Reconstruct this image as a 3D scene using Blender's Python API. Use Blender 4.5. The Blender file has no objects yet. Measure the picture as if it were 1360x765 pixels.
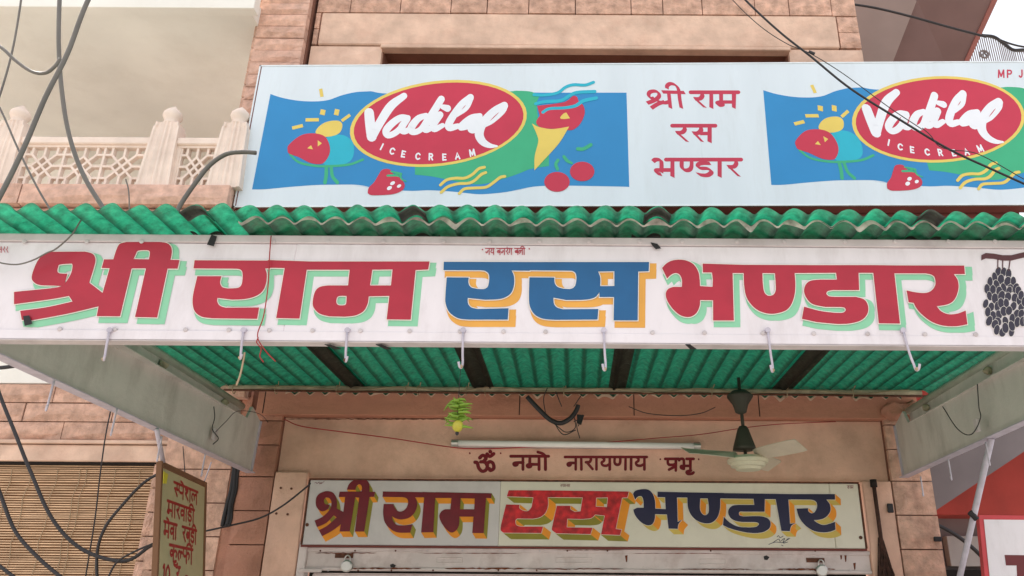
import bpy, bmesh, math, random
from mathutils import Vector, Matrix, noise
from math import radians, sin, cos, pi, tan, atan2
random.seed(7)
S = bpy.context.scene
COL = S.collection

# ------------------------------------------------------------------ camera
CAMZ = 1.6
F_PX, CX, CY = 1060.0, 765.0, 382.5
PITCH, ROLL = radians(22.1), 0.007
Fv = Vector((0, cos(PITCH), sin(PITCH)))
R0 = Vector((1, 0, 0)); U0 = Vector((0, -sin(PITCH), cos(PITCH)))
Rv = R0*cos(ROLL) + U0*sin(ROLL)
Uv = -R0*sin(ROLL) + U0*cos(ROLL)
cam = bpy.data.cameras.new('camera')
cam.sensor_width = 36; cam.lens = 36*F_PX/1360
cam.shift_x = (680-CX)/1360
cam.clip_start = 0.05; cam.clip_end = 2000
co = bpy.data.objects.new('camera', cam); COL.objects.link(co)
m3 = Matrix((Rv, Uv, -Fv)).transposed()
co.matrix_world = Matrix.Translation((0, 0, CAMZ)) @ m3.to_4x4()
S.camera = co

# ------------------------------------------------------------------ world, sun, exposure
SUN_EL, SUN_AZ = radians(56), radians(300)      # azimuth from +Y, clockwise: beyond the building, upper left
W = bpy.data.worlds.new('World'); S.world = W; W.use_nodes = True
wn = W.node_tree.nodes; wl = W.node_tree.links; wn.clear()
sky = wn.new('ShaderNodeTexSky'); sky.sky_type = 'NISHITA'; sky.sun_disc = False
sky.sun_elevation = SUN_EL; sky.sun_rotation = SUN_AZ; sky.dust_density = 5; sky.air_density = 1.0; sky.ozone_density = 1
mixn = wn.new('ShaderNodeMixRGB'); mixn.inputs[0].default_value = 0.62
mixn.inputs[2].default_value = (11.5, 11.8, 12.3, 1)   # overcast veil
bg = wn.new('ShaderNodeBackground'); bg.inputs[1].default_value = 0.1
wo = wn.new('ShaderNodeOutputWorld')
wl.new(sky.outputs[0], mixn.inputs[1]); wl.new(mixn.outputs[0], bg.inputs[0]); wl.new(bg.outputs[0], wo.inputs[0])
sd = bpy.data.lights.new('sun', 'SUN'); sd.energy = 3.6; sd.angle = radians(8); sd.color = (1, .96, .9)
so = bpy.data.objects.new('sun', sd); COL.objects.link(so)
sdir = Vector((sin(SUN_AZ)*cos(SUN_EL), cos(SUN_AZ)*cos(SUN_EL), sin(SUN_EL)))
so.rotation_euler = sdir.to_track_quat('Z', 'Y').to_euler(); so.location = (0, -5, 12)
S.view_settings.view_transform = 'Standard'; S.view_settings.look = 'None'
S.view_settings.exposure = 0.55; S.view_settings.gamma = 1

# ------------------------------------------------------------------ picture -> place
def P(px, py, Y):
    d = Fv*F_PX + Rv*(px-CX) + Uv*(CY-py)
    return Vector((0, 0, CAMZ)) + d*(Y/d.y)
def PX(px, py, X):
    d = Fv*F_PX + Rv*(px-CX) + Uv*(CY-py)
    return Vector((0, 0, CAMZ)) + d*(X/d.x)
def PZ(px, py, Z):
    d = Fv*F_PX + Rv*(px-CX) + Uv*(CY-py)
    return Vector((0, 0, CAMZ)) + d*((Z-CAMZ)/d.z)
def zat(py, Y, px=765): return P(px, py, Y).z
def xat(px, py, Y): return P(px, py, Y).x

# ------------------------------------------------------------------ materials
def srgb(r, g, b):
    def f(c):
        c /= 255
        return c/12.92 if c <= .04045 else ((c+.055)/1.055)**2.4
    return (f(r), f(g), f(b), 1)
MATS = {}
def mat(name, col, rough=.6, metal=0, var=.08, vscale=6, bump=0, bscale=30, dirt=0, dcol=(60, 48, 40), dscale=3,
        spec=.4, objvar=0, stretch=(1, 1, 1), detail=6):
    if name in MATS: return MATS[name]
    m = bpy.data.materials.new(name); m.use_nodes = True
    n = m.node_tree.nodes; l = m.node_tree.links
    b = n['Principled BSDF']
    b.inputs['Roughness'].default_value = rough; b.inputs['Metallic'].default_value = metal
    b.inputs['Specular IOR Level'].default_value = spec
    tc = n.new('ShaderNodeTexCoord'); mp = n.new('ShaderNodeMapping'); mp.inputs['Scale'].default_value = stretch
    geo = n.new('ShaderNodeNewGeometry')
    l.new(geo.outputs['Position'], mp.inputs[0])
    nz = n.new('ShaderNodeTexNoise'); nz.inputs['Scale'].default_value = vscale; nz.inputs['Detail'].default_value = detail
    l.new(mp.outputs[0], nz.inputs['Vector'])
    rmp = n.new('ShaderNodeMapRange'); rmp.inputs['From Min'].default_value = .3; rmp.inputs['From Max'].default_value = .7
    rmp.inputs['To Min'].default_value = 1-var*1.6; rmp.inputs['To Max'].default_value = 1+var*1.2
    l.new(nz.outputs[0], rmp.inputs[0])
    c = col if len(col) == 4 else srgb(*col)
    mul = n.new('ShaderNodeVectorMath'); mul.operation = 'MULTIPLY'; mul.inputs[0].default_value = c[:3]
    l.new(rmp.outputs[0], mul.inputs[1])
    out = mul.outputs[0]
    if objvar:
        oi = n.new('ShaderNodeObjectInfo'); mr = n.new('ShaderNodeMapRange')
        mr.inputs['To Min'].default_value = 1-objvar; mr.inputs['To Max'].default_value = 1+objvar
        l.new(oi.outputs['Random'], mr.inputs[0])
        m2 = n.new('ShaderNodeVectorMath'); m2.operation = 'MULTIPLY'
        l.new(out, m2.inputs[0]); l.new(mr.outputs[0], m2.inputs[1]); out = m2.outputs[0]
    if dirt:
        n2 = n.new('ShaderNodeTexNoise'); n2.inputs['Scale'].default_value = dscale; n2.inputs['Detail'].default_value = 9
        n2.inputs['Roughness'].default_value = .68
        l.new(mp.outputs[0], n2.inputs['Vector'])
        r2 = n.new('ShaderNodeMapRange'); r2.inputs['From Min'].default_value = .5; r2.inputs['From Max'].default_value = .78
        r2.inputs['To Min'].default_value = 0; r2.inputs['To Max'].default_value = dirt
        l.new(n2.outputs[0], r2.inputs[0])
        mx = n.new('ShaderNodeMixRGB'); mx.inputs[2].default_value = srgb(*dcol)
        l.new(r2.outputs[0], mx.inputs[0]); l.new(out, mx.inputs[1]); out = mx.outputs[0]
    l.new(out, b.inputs['Base Color'])
    if bump:
        n3 = n.new('ShaderNodeTexNoise'); n3.inputs['Scale'].default_value = bscale; n3.inputs['Detail'].default_value = 8
        n3.inputs['Roughness'].default_value = .66
        l.new(geo.outputs['Position'], n3.inputs['Vector'])
        bp = n.new('ShaderNodeBump'); bp.inputs['Strength'].default_value = min(1, bump); bp.inputs['Distance'].default_value = .02
        l.new(n3.outputs[0], bp.inputs['Height']); l.new(bp.outputs[0], b.inputs['Normal'])
    MATS[name] = m
    return m
M_white = mat('white_paint', (232, 224, 228), .45, dirt=.35, dcol=(168, 152, 150), dscale=4, var=.03, stretch=(1.6, 1, .5))
M_trim = mat('dull_white_trim', (205, 195, 196), .5, dirt=.5, dcol=(140, 125, 120), dscale=5)
M_red = mat('red_enamel', (176, 38, 58), .38, var=.06, vscale=9)
M_blue = mat('blue_enamel', (28, 92, 142), .38, var=.06, vscale=9)
M_mint = mat('mint_enamel', (140, 204, 166), .4, var=.04)
M_amber = mat('amber_enamel', (228, 165, 72), .4, var=.05)
M_line = mat('cream_outline', (240, 232, 222), .4, var=.02)
M_brownpaint = mat('brown_enamel', (92, 50, 52), .4)
M_darkpaint = mat('slate_enamel', (52, 46, 62), .4)
M_maroon = mat('maroon_enamel', (114, 9, 26), .4, var=.12, vscale=14)
M_red2 = mat('washed_red_enamel', (196, 34, 40), .45, var=.3, vscale=22)
M_navy = mat('navy_enamel', (22, 20, 58), .35, var=.1)
M_orange = mat('orange_enamel', (236, 146, 22), .4, var=.08)
M_olive = mat('olive_enamel', (142, 132, 30), .4, var=.08)
M_straw = mat('straw_enamel', (206, 178, 84), .4, var=.08)
M_board = mat('board_print_ground', (220, 229, 236), .3, var=.03, vscale=2, dirt=.22, dcol=(170, 172, 170), dscale=4, stretch=(2.2, 1, .35))
M_alu = mat('aluminium_edge', (232, 238, 242), .35, metal=0, var=.05, dirt=.3, dcol=(150, 156, 160), dscale=9)
M_redbrown = mat('red_oxide_paint', (120, 60, 54), .7, dirt=.4)
M_pblue = mat('print_blue', (44, 138, 198), .35, var=.04, vscale=2)
M_pred = mat('print_red', (200, 50, 76), .35, var=.03)
M_pgreen = mat('print_green', (60, 176, 128), .35, var=.03)
M_pyel = mat('print_yellow', (232, 204, 100), .35, var=.03)
M_pcyan = mat('print_cyan', (38, 180, 204), .35, var=.03)
M_pwhite = mat('print_white', (238, 240, 246), .35, var=.02)
M_ptext = mat('print_rose_text', (196, 52, 80), .35, var=.03)
M_stone = mat('pink_sandstone', (216, 174, 152), .88, var=.2, vscale=14, bump=1, bscale=34, objvar=.08, dirt=.4, dcol=(158, 100, 78), dscale=5)
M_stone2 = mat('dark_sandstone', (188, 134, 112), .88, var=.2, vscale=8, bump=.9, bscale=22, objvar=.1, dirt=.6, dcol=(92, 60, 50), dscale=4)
M_stone3 = mat('pale_sandstone', (222, 188, 166), .82, var=.12, vscale=6, bump=.5, bscale=14, objvar=.05, dirt=.3, dcol=(176, 116, 92), dscale=4)
M_stone4 = mat('glare_pale_pink_sandstone', (226, 184, 164), .88, var=.15, vscale=14, bump=1, bscale=30, objvar=.07, dirt=.45, dcol=(186, 134, 112), dscale=5)  # lighter sandstone copy: pale pink ledge, glare painted in on the pillar
M_mortar = mat('mortar', (128, 86, 70), .95, bump=.5, bscale=60)
M_plaster = mat('beige_plaster', (224, 182, 160), .85, var=.12, vscale=3.5, bump=.35, bscale=40, dirt=.5, dcol=(156, 106, 82), dscale=2.2)
M_lintel = mat('red_lintel', (198, 138, 114), .85, var=.16, vscale=3, bump=.4, bscale=30, dirt=.6, dcol=(96, 56, 42), dscale=3, stretch=(.5, 1, 1.5))
M_cream = mat('cream_plaster', (242, 238, 230), .9, var=.05, vscale=1.2, bump=.1, dirt=.2, dcol=(170, 150, 128), dscale=1.0)
M_carved = mat('carved_pink_stone', (240, 220, 206), .8, var=.06, vscale=7, bump=.25, bscale=60, dirt=.25, dcol=(196, 160, 142), dscale=6)
M_beam = mat('grey_green_sheet_metal', (214, 208, 202), .55, var=.06, vscale=5, dirt=.5, dcol=(112, 102, 90), dscale=3.2, bump=.25, bscale=9, stretch=(1, 1.4, .45))
M_pipe = mat('pale_green_pipe', (186, 192, 178), .5, dirt=.4, dcol=(100, 90, 78), dscale=7)
M_wpipe = mat('galvanised_pipe', (196, 188, 200), .45, var=.08, vscale=20, dirt=.25, dcol=(120, 104, 100), dscale=8)
M_rust = mat('rusty_iron', (100, 62, 46), .85, var=.3, vscale=30, bump=.3)
M_bamboo = mat('bamboo_pole', (190, 176, 150), .8, var=.2, vscale=12, dirt=.6, dcol=(96, 80, 66), dscale=8)
M_twine = mat('jute_twine', (172, 150, 122), .9)
M_cable = mat('black_cable', (52, 48, 50), .55, var=.1)
M_greyveil = mat('grey_veil_cable', (112, 106, 100), .5, var=.1)  # grey cable; on the black cables the grey is painted-in glare
M_redwire = mat('red_wire', (168, 40, 44), .5)
M_tape = mat('black_tape', (38, 36, 38), .6)
M_shutter = mat('painted_shutter_steel', (214, 200, 196), .55, var=.07, vscale=8, dirt=.5, dcol=(128, 84, 70), dscale=5)
M_rustspot = mat('rust_stain', (112, 58, 36), .9, var=.3, vscale=40)
M_steel = mat('padlock_steel', (190, 186, 180), .35, metal=.8)
M_reed = mat('bamboo_reed', (224, 186, 150), .75, var=.22, vscale=14, stretch=(.4, 1, 6))
M_black = mat('dark_interior', (34, 28, 26), .9)
M_tube = mat('unlit_fluorescent_glass', (248, 244, 240), .25, var=.02)
M_fanc = mat('fan_cream', (206, 202, 176), .4, dirt=.3, dcol=(130, 120, 96))
M_fand = mat('fan_grimy_green', (62, 60, 50), .6, dirt=.5, dcol=(36, 30, 26), dscale=12)
M_blade = mat('fan_blade_grey', (200, 188, 168), .5, dirt=.4, dcol=(110, 96, 80))
M_chili = mat('green_chilli', (112, 142, 38), .35, var=.15, vscale=30)
M_lemon = mat('lemon_peel', (176, 166, 54), .4, var=.1, bump=.2, bscale=200)
M_yboard = mat('olive_yellow_board', (196, 186, 146), .5, dirt=.2, dcol=(130, 112, 66))
M_yframe = mat('brown_frame', (128, 88, 60), .6, dirt=.3)
M_ytext = mat('sign_red_lettering', (168, 26, 28), .45)
M_yellow = mat('yellow_sticker', (222, 206, 60), .5)
M_slab = mat('grey_brown_soffit', (146, 126, 118), .9, var=.05, vscale=3)
M_slab2 = mat('mauve_brown_soffit', (124, 100, 98), .9, var=.05, vscale=3)
M_slabedge = mat('dull_red_edge', (150, 96, 90), .8)
M_neigh = mat('neighbour_red_paint', (172, 64, 54), .8, var=.08, vscale=4, dirt=.3, dcol=(120, 50, 44))
M_ngrey = mat('neighbour_grey', (122, 112, 112), .85, var=.1, vscale=3)
M_pinkred = mat('sign_frame_red', (206, 72, 78), .5)
M_asphalt = mat('pale_bounce_asphalt', (.2, .18, .155, 1), .9, bump=.4, bscale=80, var=.2)  # unseen road, coloured paler to bounce light under the canopy
M_pave = mat('concrete_paving', (.58, .53, .46, 1), .9, bump=.2, bscale=50, var=.15)  # unseen ground, kept pale to bounce fill light up under the canopy
M_broom = mat('broom_straw', (70, 46, 38), .9, var=.3, vscale=30)
M_wall2 = mat('shop_side_render', (190, 150, 120), .9)

def sheet_mat(name, col, tcol, dirt):
    m = bpy.data.materials.new(name); m.use_nodes = True
    n = m.node_tree.nodes; l = m.node_tree.links; n.clear()
    out = n.new('ShaderNodeOutputMaterial')
    geo = n.new('ShaderNodeNewGeometry')
    nz = n.new('ShaderNodeTexNoise'); nz.inputs['Scale'].default_value = 26; nz.inputs['Detail'].default_value = 8; nz.inputs['Roughness'].default_value = .7
    n2 = n.new('ShaderNodeTexNoise'); n2.inputs['Scale'].default_value = 5; n2.inputs['Detail'].default_value = 10; n2.inputs['Roughness'].default_value = .75
    l.new(geo.outputs['Position'], nz.inputs['Vector']); l.new(geo.outputs['Position'], n2.inputs['Vector'])
    r1 = n.new('ShaderNodeMapRange'); r1.inputs['From Min'].default_value = .35; r1.inputs['From Max'].default_value = .68
    r1.inputs['To Min'].default_value = .5; r1.inputs['To Max'].default_value = 1.25
    l.new(nz.outputs[0], r1.inputs[0])
    mu = n.new('ShaderNodeVectorMath'); mu.operation = 'MULTIPLY'; mu.inputs[0].default_value = srgb(*col)[:3]; l.new(r1.outputs[0], mu.inputs[1])
    r2 = n.new('ShaderNodeMapRange'); r2.inputs['From Min'].default_value = .5; r2.inputs['From Max'].default_value = .75
    r2.inputs['To Min'].default_value = 0; r2.inputs['To Max'].default_value = dirt
    l.new(n2.outputs[0], r2.inputs[0])
    mx = n.new('ShaderNodeMixRGB'); mx.inputs[2].default_value = srgb(48, 56, 46)
    l.new(r2.outputs[0], mx.inputs[0]); l.new(mu.outputs[0], mx.inputs[1])
    n5 = n.new('ShaderNodeTexNoise'); n5.inputs['Scale'].default_value = 11; n5.inputs['Detail'].default_value = 12; n5.inputs['Roughness'].default_value = .8
    l.new(geo.outputs['Position'], n5.inputs['Vector'])
    r5 = n.new('ShaderNodeMapRange'); r5.inputs['From Min'].default_value = .54; r5.inputs['From Max'].default_value = .72; r5.inputs['To Max'].default_value = .5
    l.new(n5.outputs[0], r5.inputs[0])
    mx5 = n.new('ShaderNodeMixRGB'); mx5.inputs[2].default_value = srgb(160, 168, 152); l.new(r5.outputs[0], mx5.inputs[0]); l.new(mx.outputs[0], mx5.inputs[1]); mx = mx5
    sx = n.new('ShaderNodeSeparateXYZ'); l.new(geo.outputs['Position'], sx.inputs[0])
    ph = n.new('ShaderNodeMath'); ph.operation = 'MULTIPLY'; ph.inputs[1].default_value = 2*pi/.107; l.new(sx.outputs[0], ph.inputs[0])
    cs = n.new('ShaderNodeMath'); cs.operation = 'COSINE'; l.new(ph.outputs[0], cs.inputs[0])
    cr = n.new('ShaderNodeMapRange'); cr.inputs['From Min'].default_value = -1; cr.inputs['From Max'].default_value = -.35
    cr.inputs['To Min'].default_value = .36; cr.inputs['To Max'].default_value = 1; l.new(cs.outputs[0], cr.inputs[0])  # stripes painted into the colour: corrugation shading and dirt in the valleys
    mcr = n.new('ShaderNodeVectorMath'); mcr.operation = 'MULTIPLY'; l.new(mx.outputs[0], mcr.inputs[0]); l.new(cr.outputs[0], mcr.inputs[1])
    d = n.new('ShaderNodeBsdfDiffuse'); l.new(mcr.outputs[0], d.inputs[0])
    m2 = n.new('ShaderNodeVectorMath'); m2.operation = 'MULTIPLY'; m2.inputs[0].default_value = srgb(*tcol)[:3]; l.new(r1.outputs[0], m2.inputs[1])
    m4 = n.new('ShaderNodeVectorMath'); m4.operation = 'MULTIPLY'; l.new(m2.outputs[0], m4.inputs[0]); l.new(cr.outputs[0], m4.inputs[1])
    t = n.new('ShaderNodeBsdfTranslucent'); l.new(m4.outputs[0], t.inputs[0])
    g = n.new('ShaderNodeBsdfGlossy'); g.inputs['Roughness'].default_value = .35; g.inputs[0].default_value = (.9, .95, .92, 1)
    ms = n.new('ShaderNodeMixShader'); ms.inputs[0].default_value = .5
    l.new(d.outputs[0], ms.inputs[1]); l.new(t.outputs[0], ms.inputs[2])
    mg = n.new('ShaderNodeMixShader'); mg.inputs[0].default_value = .05
    l.new(ms.outputs[0], mg.inputs[1]); l.new(g.outputs[0], mg.inputs[2])
    l.new(mg.outputs[0], out.inputs[0])
    return m
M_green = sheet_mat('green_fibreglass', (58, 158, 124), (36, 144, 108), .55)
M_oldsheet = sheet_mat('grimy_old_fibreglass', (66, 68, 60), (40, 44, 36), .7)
M_dust = mat('pale_dust', (176, 170, 160), .95, var=.3, vscale=30)

# ------------------------------------------------------------------ object helpers
def tag(o, label=None, cat=None, group=None, kind=None):
    if label: o['label'] = label
    if cat: o['category'] = cat
    if group: o['group'] = group
    if kind: o['kind'] = kind
    return o
def thing(name, label, cat, loc=(0, 0, 0), group=None, kind=None):
    o = bpy.data.objects.new(name, None); COL.objects.link(o); o.location = loc; o.empty_display_size = .1
    return tag(o, label, cat, group, kind)
def wp(o):
    v = Vector(o.location)
    while o.parent: o = o.parent; v += Vector(o.location)
    return v
def link(name, me, m, parent=None, smooth=False):
    if m is not None and not me.materials: me.materials.append(m)
    if smooth:
        for p in me.polygons: p.use_smooth = True
    o = bpy.data.objects.new(name, me); COL.objects.link(o)
    if parent is not None:
        o.parent = parent; o.matrix_parent_inverse = Matrix.Translation(-wp(parent)) if not parent.parent else Matrix()
    return o
def obj(name, bm, m, parent=None, smooth=False):
    me = bpy.data.meshes.new(name); bm.to_mesh(me); bm.free()
    return link(name, me, m, parent, smooth)
def BM(): return bmesh.new()
def bx(bm, x0, x1, y0, y1, z0, z1, bev=0):
    vs = [bm.verts.new((x, y, z)) for x in (x0, x1) for y in (y0, y1) for z in (z0, z1)]
    idx = [(0, 1, 3, 2), (4, 6, 7, 5), (0, 4, 5, 1), (2, 3, 7, 6), (0, 2, 6, 4), (1, 5, 7, 3)]
    fs = [bm.faces.new([vs[i] for i in f]) for f in idx]
    if bev:
        es = list({e for f in fs for e in f.edges})
        bmesh.ops.bevel(bm, geom=es, offset=bev, segments=1, affect='EDGES')
    return bm
def box(name, x0, x1, y0, y1, z0, z1, m, parent=None, bev=0.004):
    return obj(name, bx(BM(), x0, x1, y0, y1, z0, z1, bev), m, parent)
def prism(bm, pts, off):
    """polygon pts (world) extruded by vector off"""
    off = Vector(off)
    a = [bm.verts.new(p) for p in pts]; b = [bm.verts.new(Vector(p)+off) for p in pts]
    bm.faces.new(a); bm.faces.new(list(reversed(b)))
    n = len(pts)
    for i in range(n):
        bm.faces.new([a[i], b[i], b[(i+1) % n], a[(i+1) % n]])
    bmesh.ops.recalc_face_normals(bm, faces=bm.faces)
    return bm
def catmull(pts, n=6, closed=False):
    pts = [Vector(p) for p in pts]
    if len(pts) < 3: return pts
    out = []
    N = len(pts)
    rng = range(N) if closed else range(N-1)
    for i in rng:
        p1 = pts[i]; p2 = pts[(i+1) % N]
        p0 = pts[i-1] if (i > 0 or closed) else p1*2-p2
        p3 = pts[(i+2) % N] if (i+2 < N or closed) else p2*2-p1
        for k in range(n):
            t = k/n
            out.append(.5*((2*p1)+(p2-p0)*t+(2*p0-5*p1+4*p2-p3)*t*t+(3*p1-p0-3*p2+p3)*t*t*t))
    if not closed: out.append(pts[-1])
    return out
def tube(bm, pts, r, sides=8, smooth=0, cap=True):
    if smooth: pts = catmull(pts, smooth)
    pts = [Vector(p) for p in pts]
    rings = []
    prev = None
    for i, p in enumerate(pts):
        a = pts[max(0, i-1)]; b = pts[min(len(pts)-1, i+1)]
        t = (b-a)
        t = t.normalized() if t.length > 1e-9 else Vector((0, 0, 1))
        if prev is None:
            u = t.cross(Vector((0, 0, 1)))
            if u.length < .1: u = t.cross(Vector((1, 0, 0)))
            u.normalize()
        else:
            u = (prev - t*prev.dot(t)); u.normalize()
        prev = u
        v = t.cross(u)
        rr = r(i/(len(pts)-1)) if callable(r) else r
        rings.append([bm.verts.new(p+u*cos(2*pi*k/sides)*rr+v*sin(2*pi*k/sides)*rr) for k in range(sides)])
    for a, b in zip(rings, rings[1:]):
        for k in range(sides):
            bm.faces.new([a[k], a[(k+1) % sides], b[(k+1) % sides], b[k]])
    if cap:
        bm.faces.new(list(reversed(rings[0]))); bm.faces.new(rings[-1])
    return bm
def lathe(bm, prof, c, sides=20):
    c = Vector(c); rings = []
    for r, z in prof:
        rings.append([bm.verts.new(c+Vector((cos(2*pi*k/sides)*max(r, 1e-4), sin(2*pi*k/sides)*max(r, 1e-4), z))) for k in range(sides)])
    for a, b in zip(rings, rings[1:]):
        for k in range(sides): bm.faces.new([a[k], a[(k+1) % sides], b[(k+1) % sides], b[k]])
    bm.faces.new(list(reversed(rings[0]))); bm.faces.new(rings[-1])
    return bm

# ------------------------------------------------------------------ flat lettering
def parse(s, Z):
    """'x,y x,y! K: x,y' -> list of (px, py, corner)"""
    o = (0, 0, 1); out = []
    for t in s.split():
        if t.endswith(':'): o = Z[t[:-1]]; continue
        c = t.endswith('!'); t = t.rstrip('!')
        a, b = t.split(',')
        out.append((o[0]+float(a)/o[2], o[1]+float(b)/o[2], c))
    return out
def smooth_contour(pts, n=5):
    N = len(pts); out = []
    if all(p[2] for p in pts): return [(p[0], p[1]) for p in pts]
    for i in range(N):
        p1 = pts[i]; p2 = pts[(i+1) % N]
        if p1[2] and p2[2]: out.append((p1[0], p1[1])); continue
        p0 = pts[i-1] if not p1[2] else None
        p3 = pts[(i+2) % N] if not p2[2] else None
        a = Vector(p1[:2]); b = Vector(p2[:2])
        z = Vector(p0[:2]) if p0 else a*2-b
        w = Vector(p3[:2]) if p3 else b*2-a
        if p0 is None: z = a - (b-a)*.3
        if p3 is None: w = b + (b-a)*.3
        for k in range(n):
            t = k/n
            q = .5*((2*a)+(b-z)*t+(2*z-5*a+4*b-w)*t*t+(3*a-z-3*b+w)*t*t*t)
            out.append((q.x, q.y))
    return out
def area(c): return .5*sum(c[i-1][0]*c[i][1]-c[i][0]*c[i-1][1] for i in range(len(c)))
def inflate(c, d, hole=False):
    """offset outward (photo px)"""
    sgn = 1 if area(c) > 0 else -1
    if hole: sgn = -sgn
    out = []; N = len(c)
    for i in range(N):
        p = Vector(c[i]); a = Vector(c[i-1]); b = Vector(c[(i+1) % N])
        e1 = (p-a); e2 = (b-p)
        if e1.length < 1e-6 or e2.length < 1e-6: out.append(c[i]); continue
        e1.normalize(); e2.normalize()
        n1 = Vector((e1.y, -e1.x))*sgn; n2 = Vector((e2.y, -e2.x))*sgn
        n = n1+n2
        if n.length < .2: out.append(c[i]); continue
        n.normalize(); k = min(1.8, 1/max(.35, n.dot(n1)))
        out.append((p.x+n.x*d*k, p.y+n.y*d*k))
    return out
def fill(name, contours, mp, m, parent, lift):
    """contours in photo px, mp maps (px,py,lift)->world; filled by a 2D curve (even-odd holes)"""
    from mathutils.geometry import tessellate_polygon
    pl_ = [[Vector((x, -y, 0)) for x, y in c] for c in contours]
    flat = [q for c in pl_ for q in c]
    bm = BM(); vs = [bm.verts.new(mp(q.x, -q.y, lift)) for q in flat]
    for t in tessellate_polygon(pl_):
        a, b, c = (flat[i] for i in t)
        cr = (b-a).cross(c-a).z
        if abs(cr) < 1e-9: continue
        try: bm.faces.new([vs[i] for i in (t if cr > 0 else t[::-1])])
        except ValueError: pass
    return bm if name is None else obj(name, bm, m, parent)
def sweep(bm, contours, off, mp, lift, pick, mats):
    """block shade: every contour edge swept by off; pick(normal)->material index"""
    k = 0
    ox, oy = off
    for ci, c in enumerate(contours):
        s = 1 if area(c) > 0 else -1
        if ci: s = -s
        N = len(c)
        order = sorted(range(N), key=lambda i: -(c[i][0]*ox+c[i][1]*oy))
        for i in order:
            a = c[i]; b = c[(i+1) % N]
            ex, ey = b[0]-a[0], b[1]-a[1]; L = math.hypot(ex, ey)
            if L < 1e-6: continue
            nx, ny = ey/L*s, -ex/L*s
            if nx*ox+ny*oy <= 0.02: continue
            lf = lift + 0.000012*k; k += 1
            vs = [bm.verts.new(mp(x, y, lf)) for x, y in (a, b, (b[0]+ox, b[1]+oy), (a[0]+ox, a[1]+oy))]
            f = bm.faces.new(vs); f.material_index = pick(nx, ny)
    return bm
def ribbon(bm, pts, mp, lift, k=0, smooth=5, nib=None):
    """pts [(x,y,w)] px; round caps"""
    P3 = [Vector((p[0], p[1], p[2])) for p in pts]
    if smooth and len(P3) > 2: P3 = catmull(P3, smooth)
    L = []; R = []
    for i, p in enumerate(P3):
        a = P3[max(0, i-1)]; b = P3[min(len(P3)-1, i+1)]
        t = Vector((b.x-a.x, b.y-a.y))
        if t.length < 1e-6: t = Vector((1, 0))
        t.normalize(); n = Vector((-t.y, t.x))*p.z*.5
        if nib:
            n = n*.45 + Vector(nib)*p.z*.5*(1 if n.dot(Vector(nib)) > 0 else -1)
        lf = lift+.000004*i+k*.00002
        L.append((p.x+n.x, p.y+n.y, lf)); R.append((p.x-n.x, p.y-n.y, lf))
    vl = [bm.verts.new(mp(*q)) for q in L]; vr = [bm.verts.new(mp(*q)) for q in R]
    for i in range(len(vl)-1):
        bm.faces.new([vl[i], vl[i+1], vr[i+1], vr[i]])
    if not nib:
        for end, sgn in ((0, -1), (len(P3)-1, 1)):
            p = P3[end]; q = P3[end-sgn] if len(P3) > 1 else p
            t = atan2(p.y-q.y, p.x-q.x); r = p.z*.5
            lf = lift+.000004*end+k*.00002
            vs = [bm.verts.new(mp(p.x+cos(t+a)*r, p.y+sin(t+a)*r, lf)) for a in [pi/2-pi*j/6 for j in range(7)]]
            bm.faces.new(vs)
    return bm
def face_front(o):
    """flip faces so they look towards the street (-Y)"""
    me = o.data; bm = BM(); bm.from_mesh(me); bmesh.ops.recalc_face_normals(bm, faces=bm.faces)
    bm.to_mesh(me); bm.free()
def front(Y):
    return lambda px, py, lift=0: P(px, py, Y) + Vector((0, -lift, 0))

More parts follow.
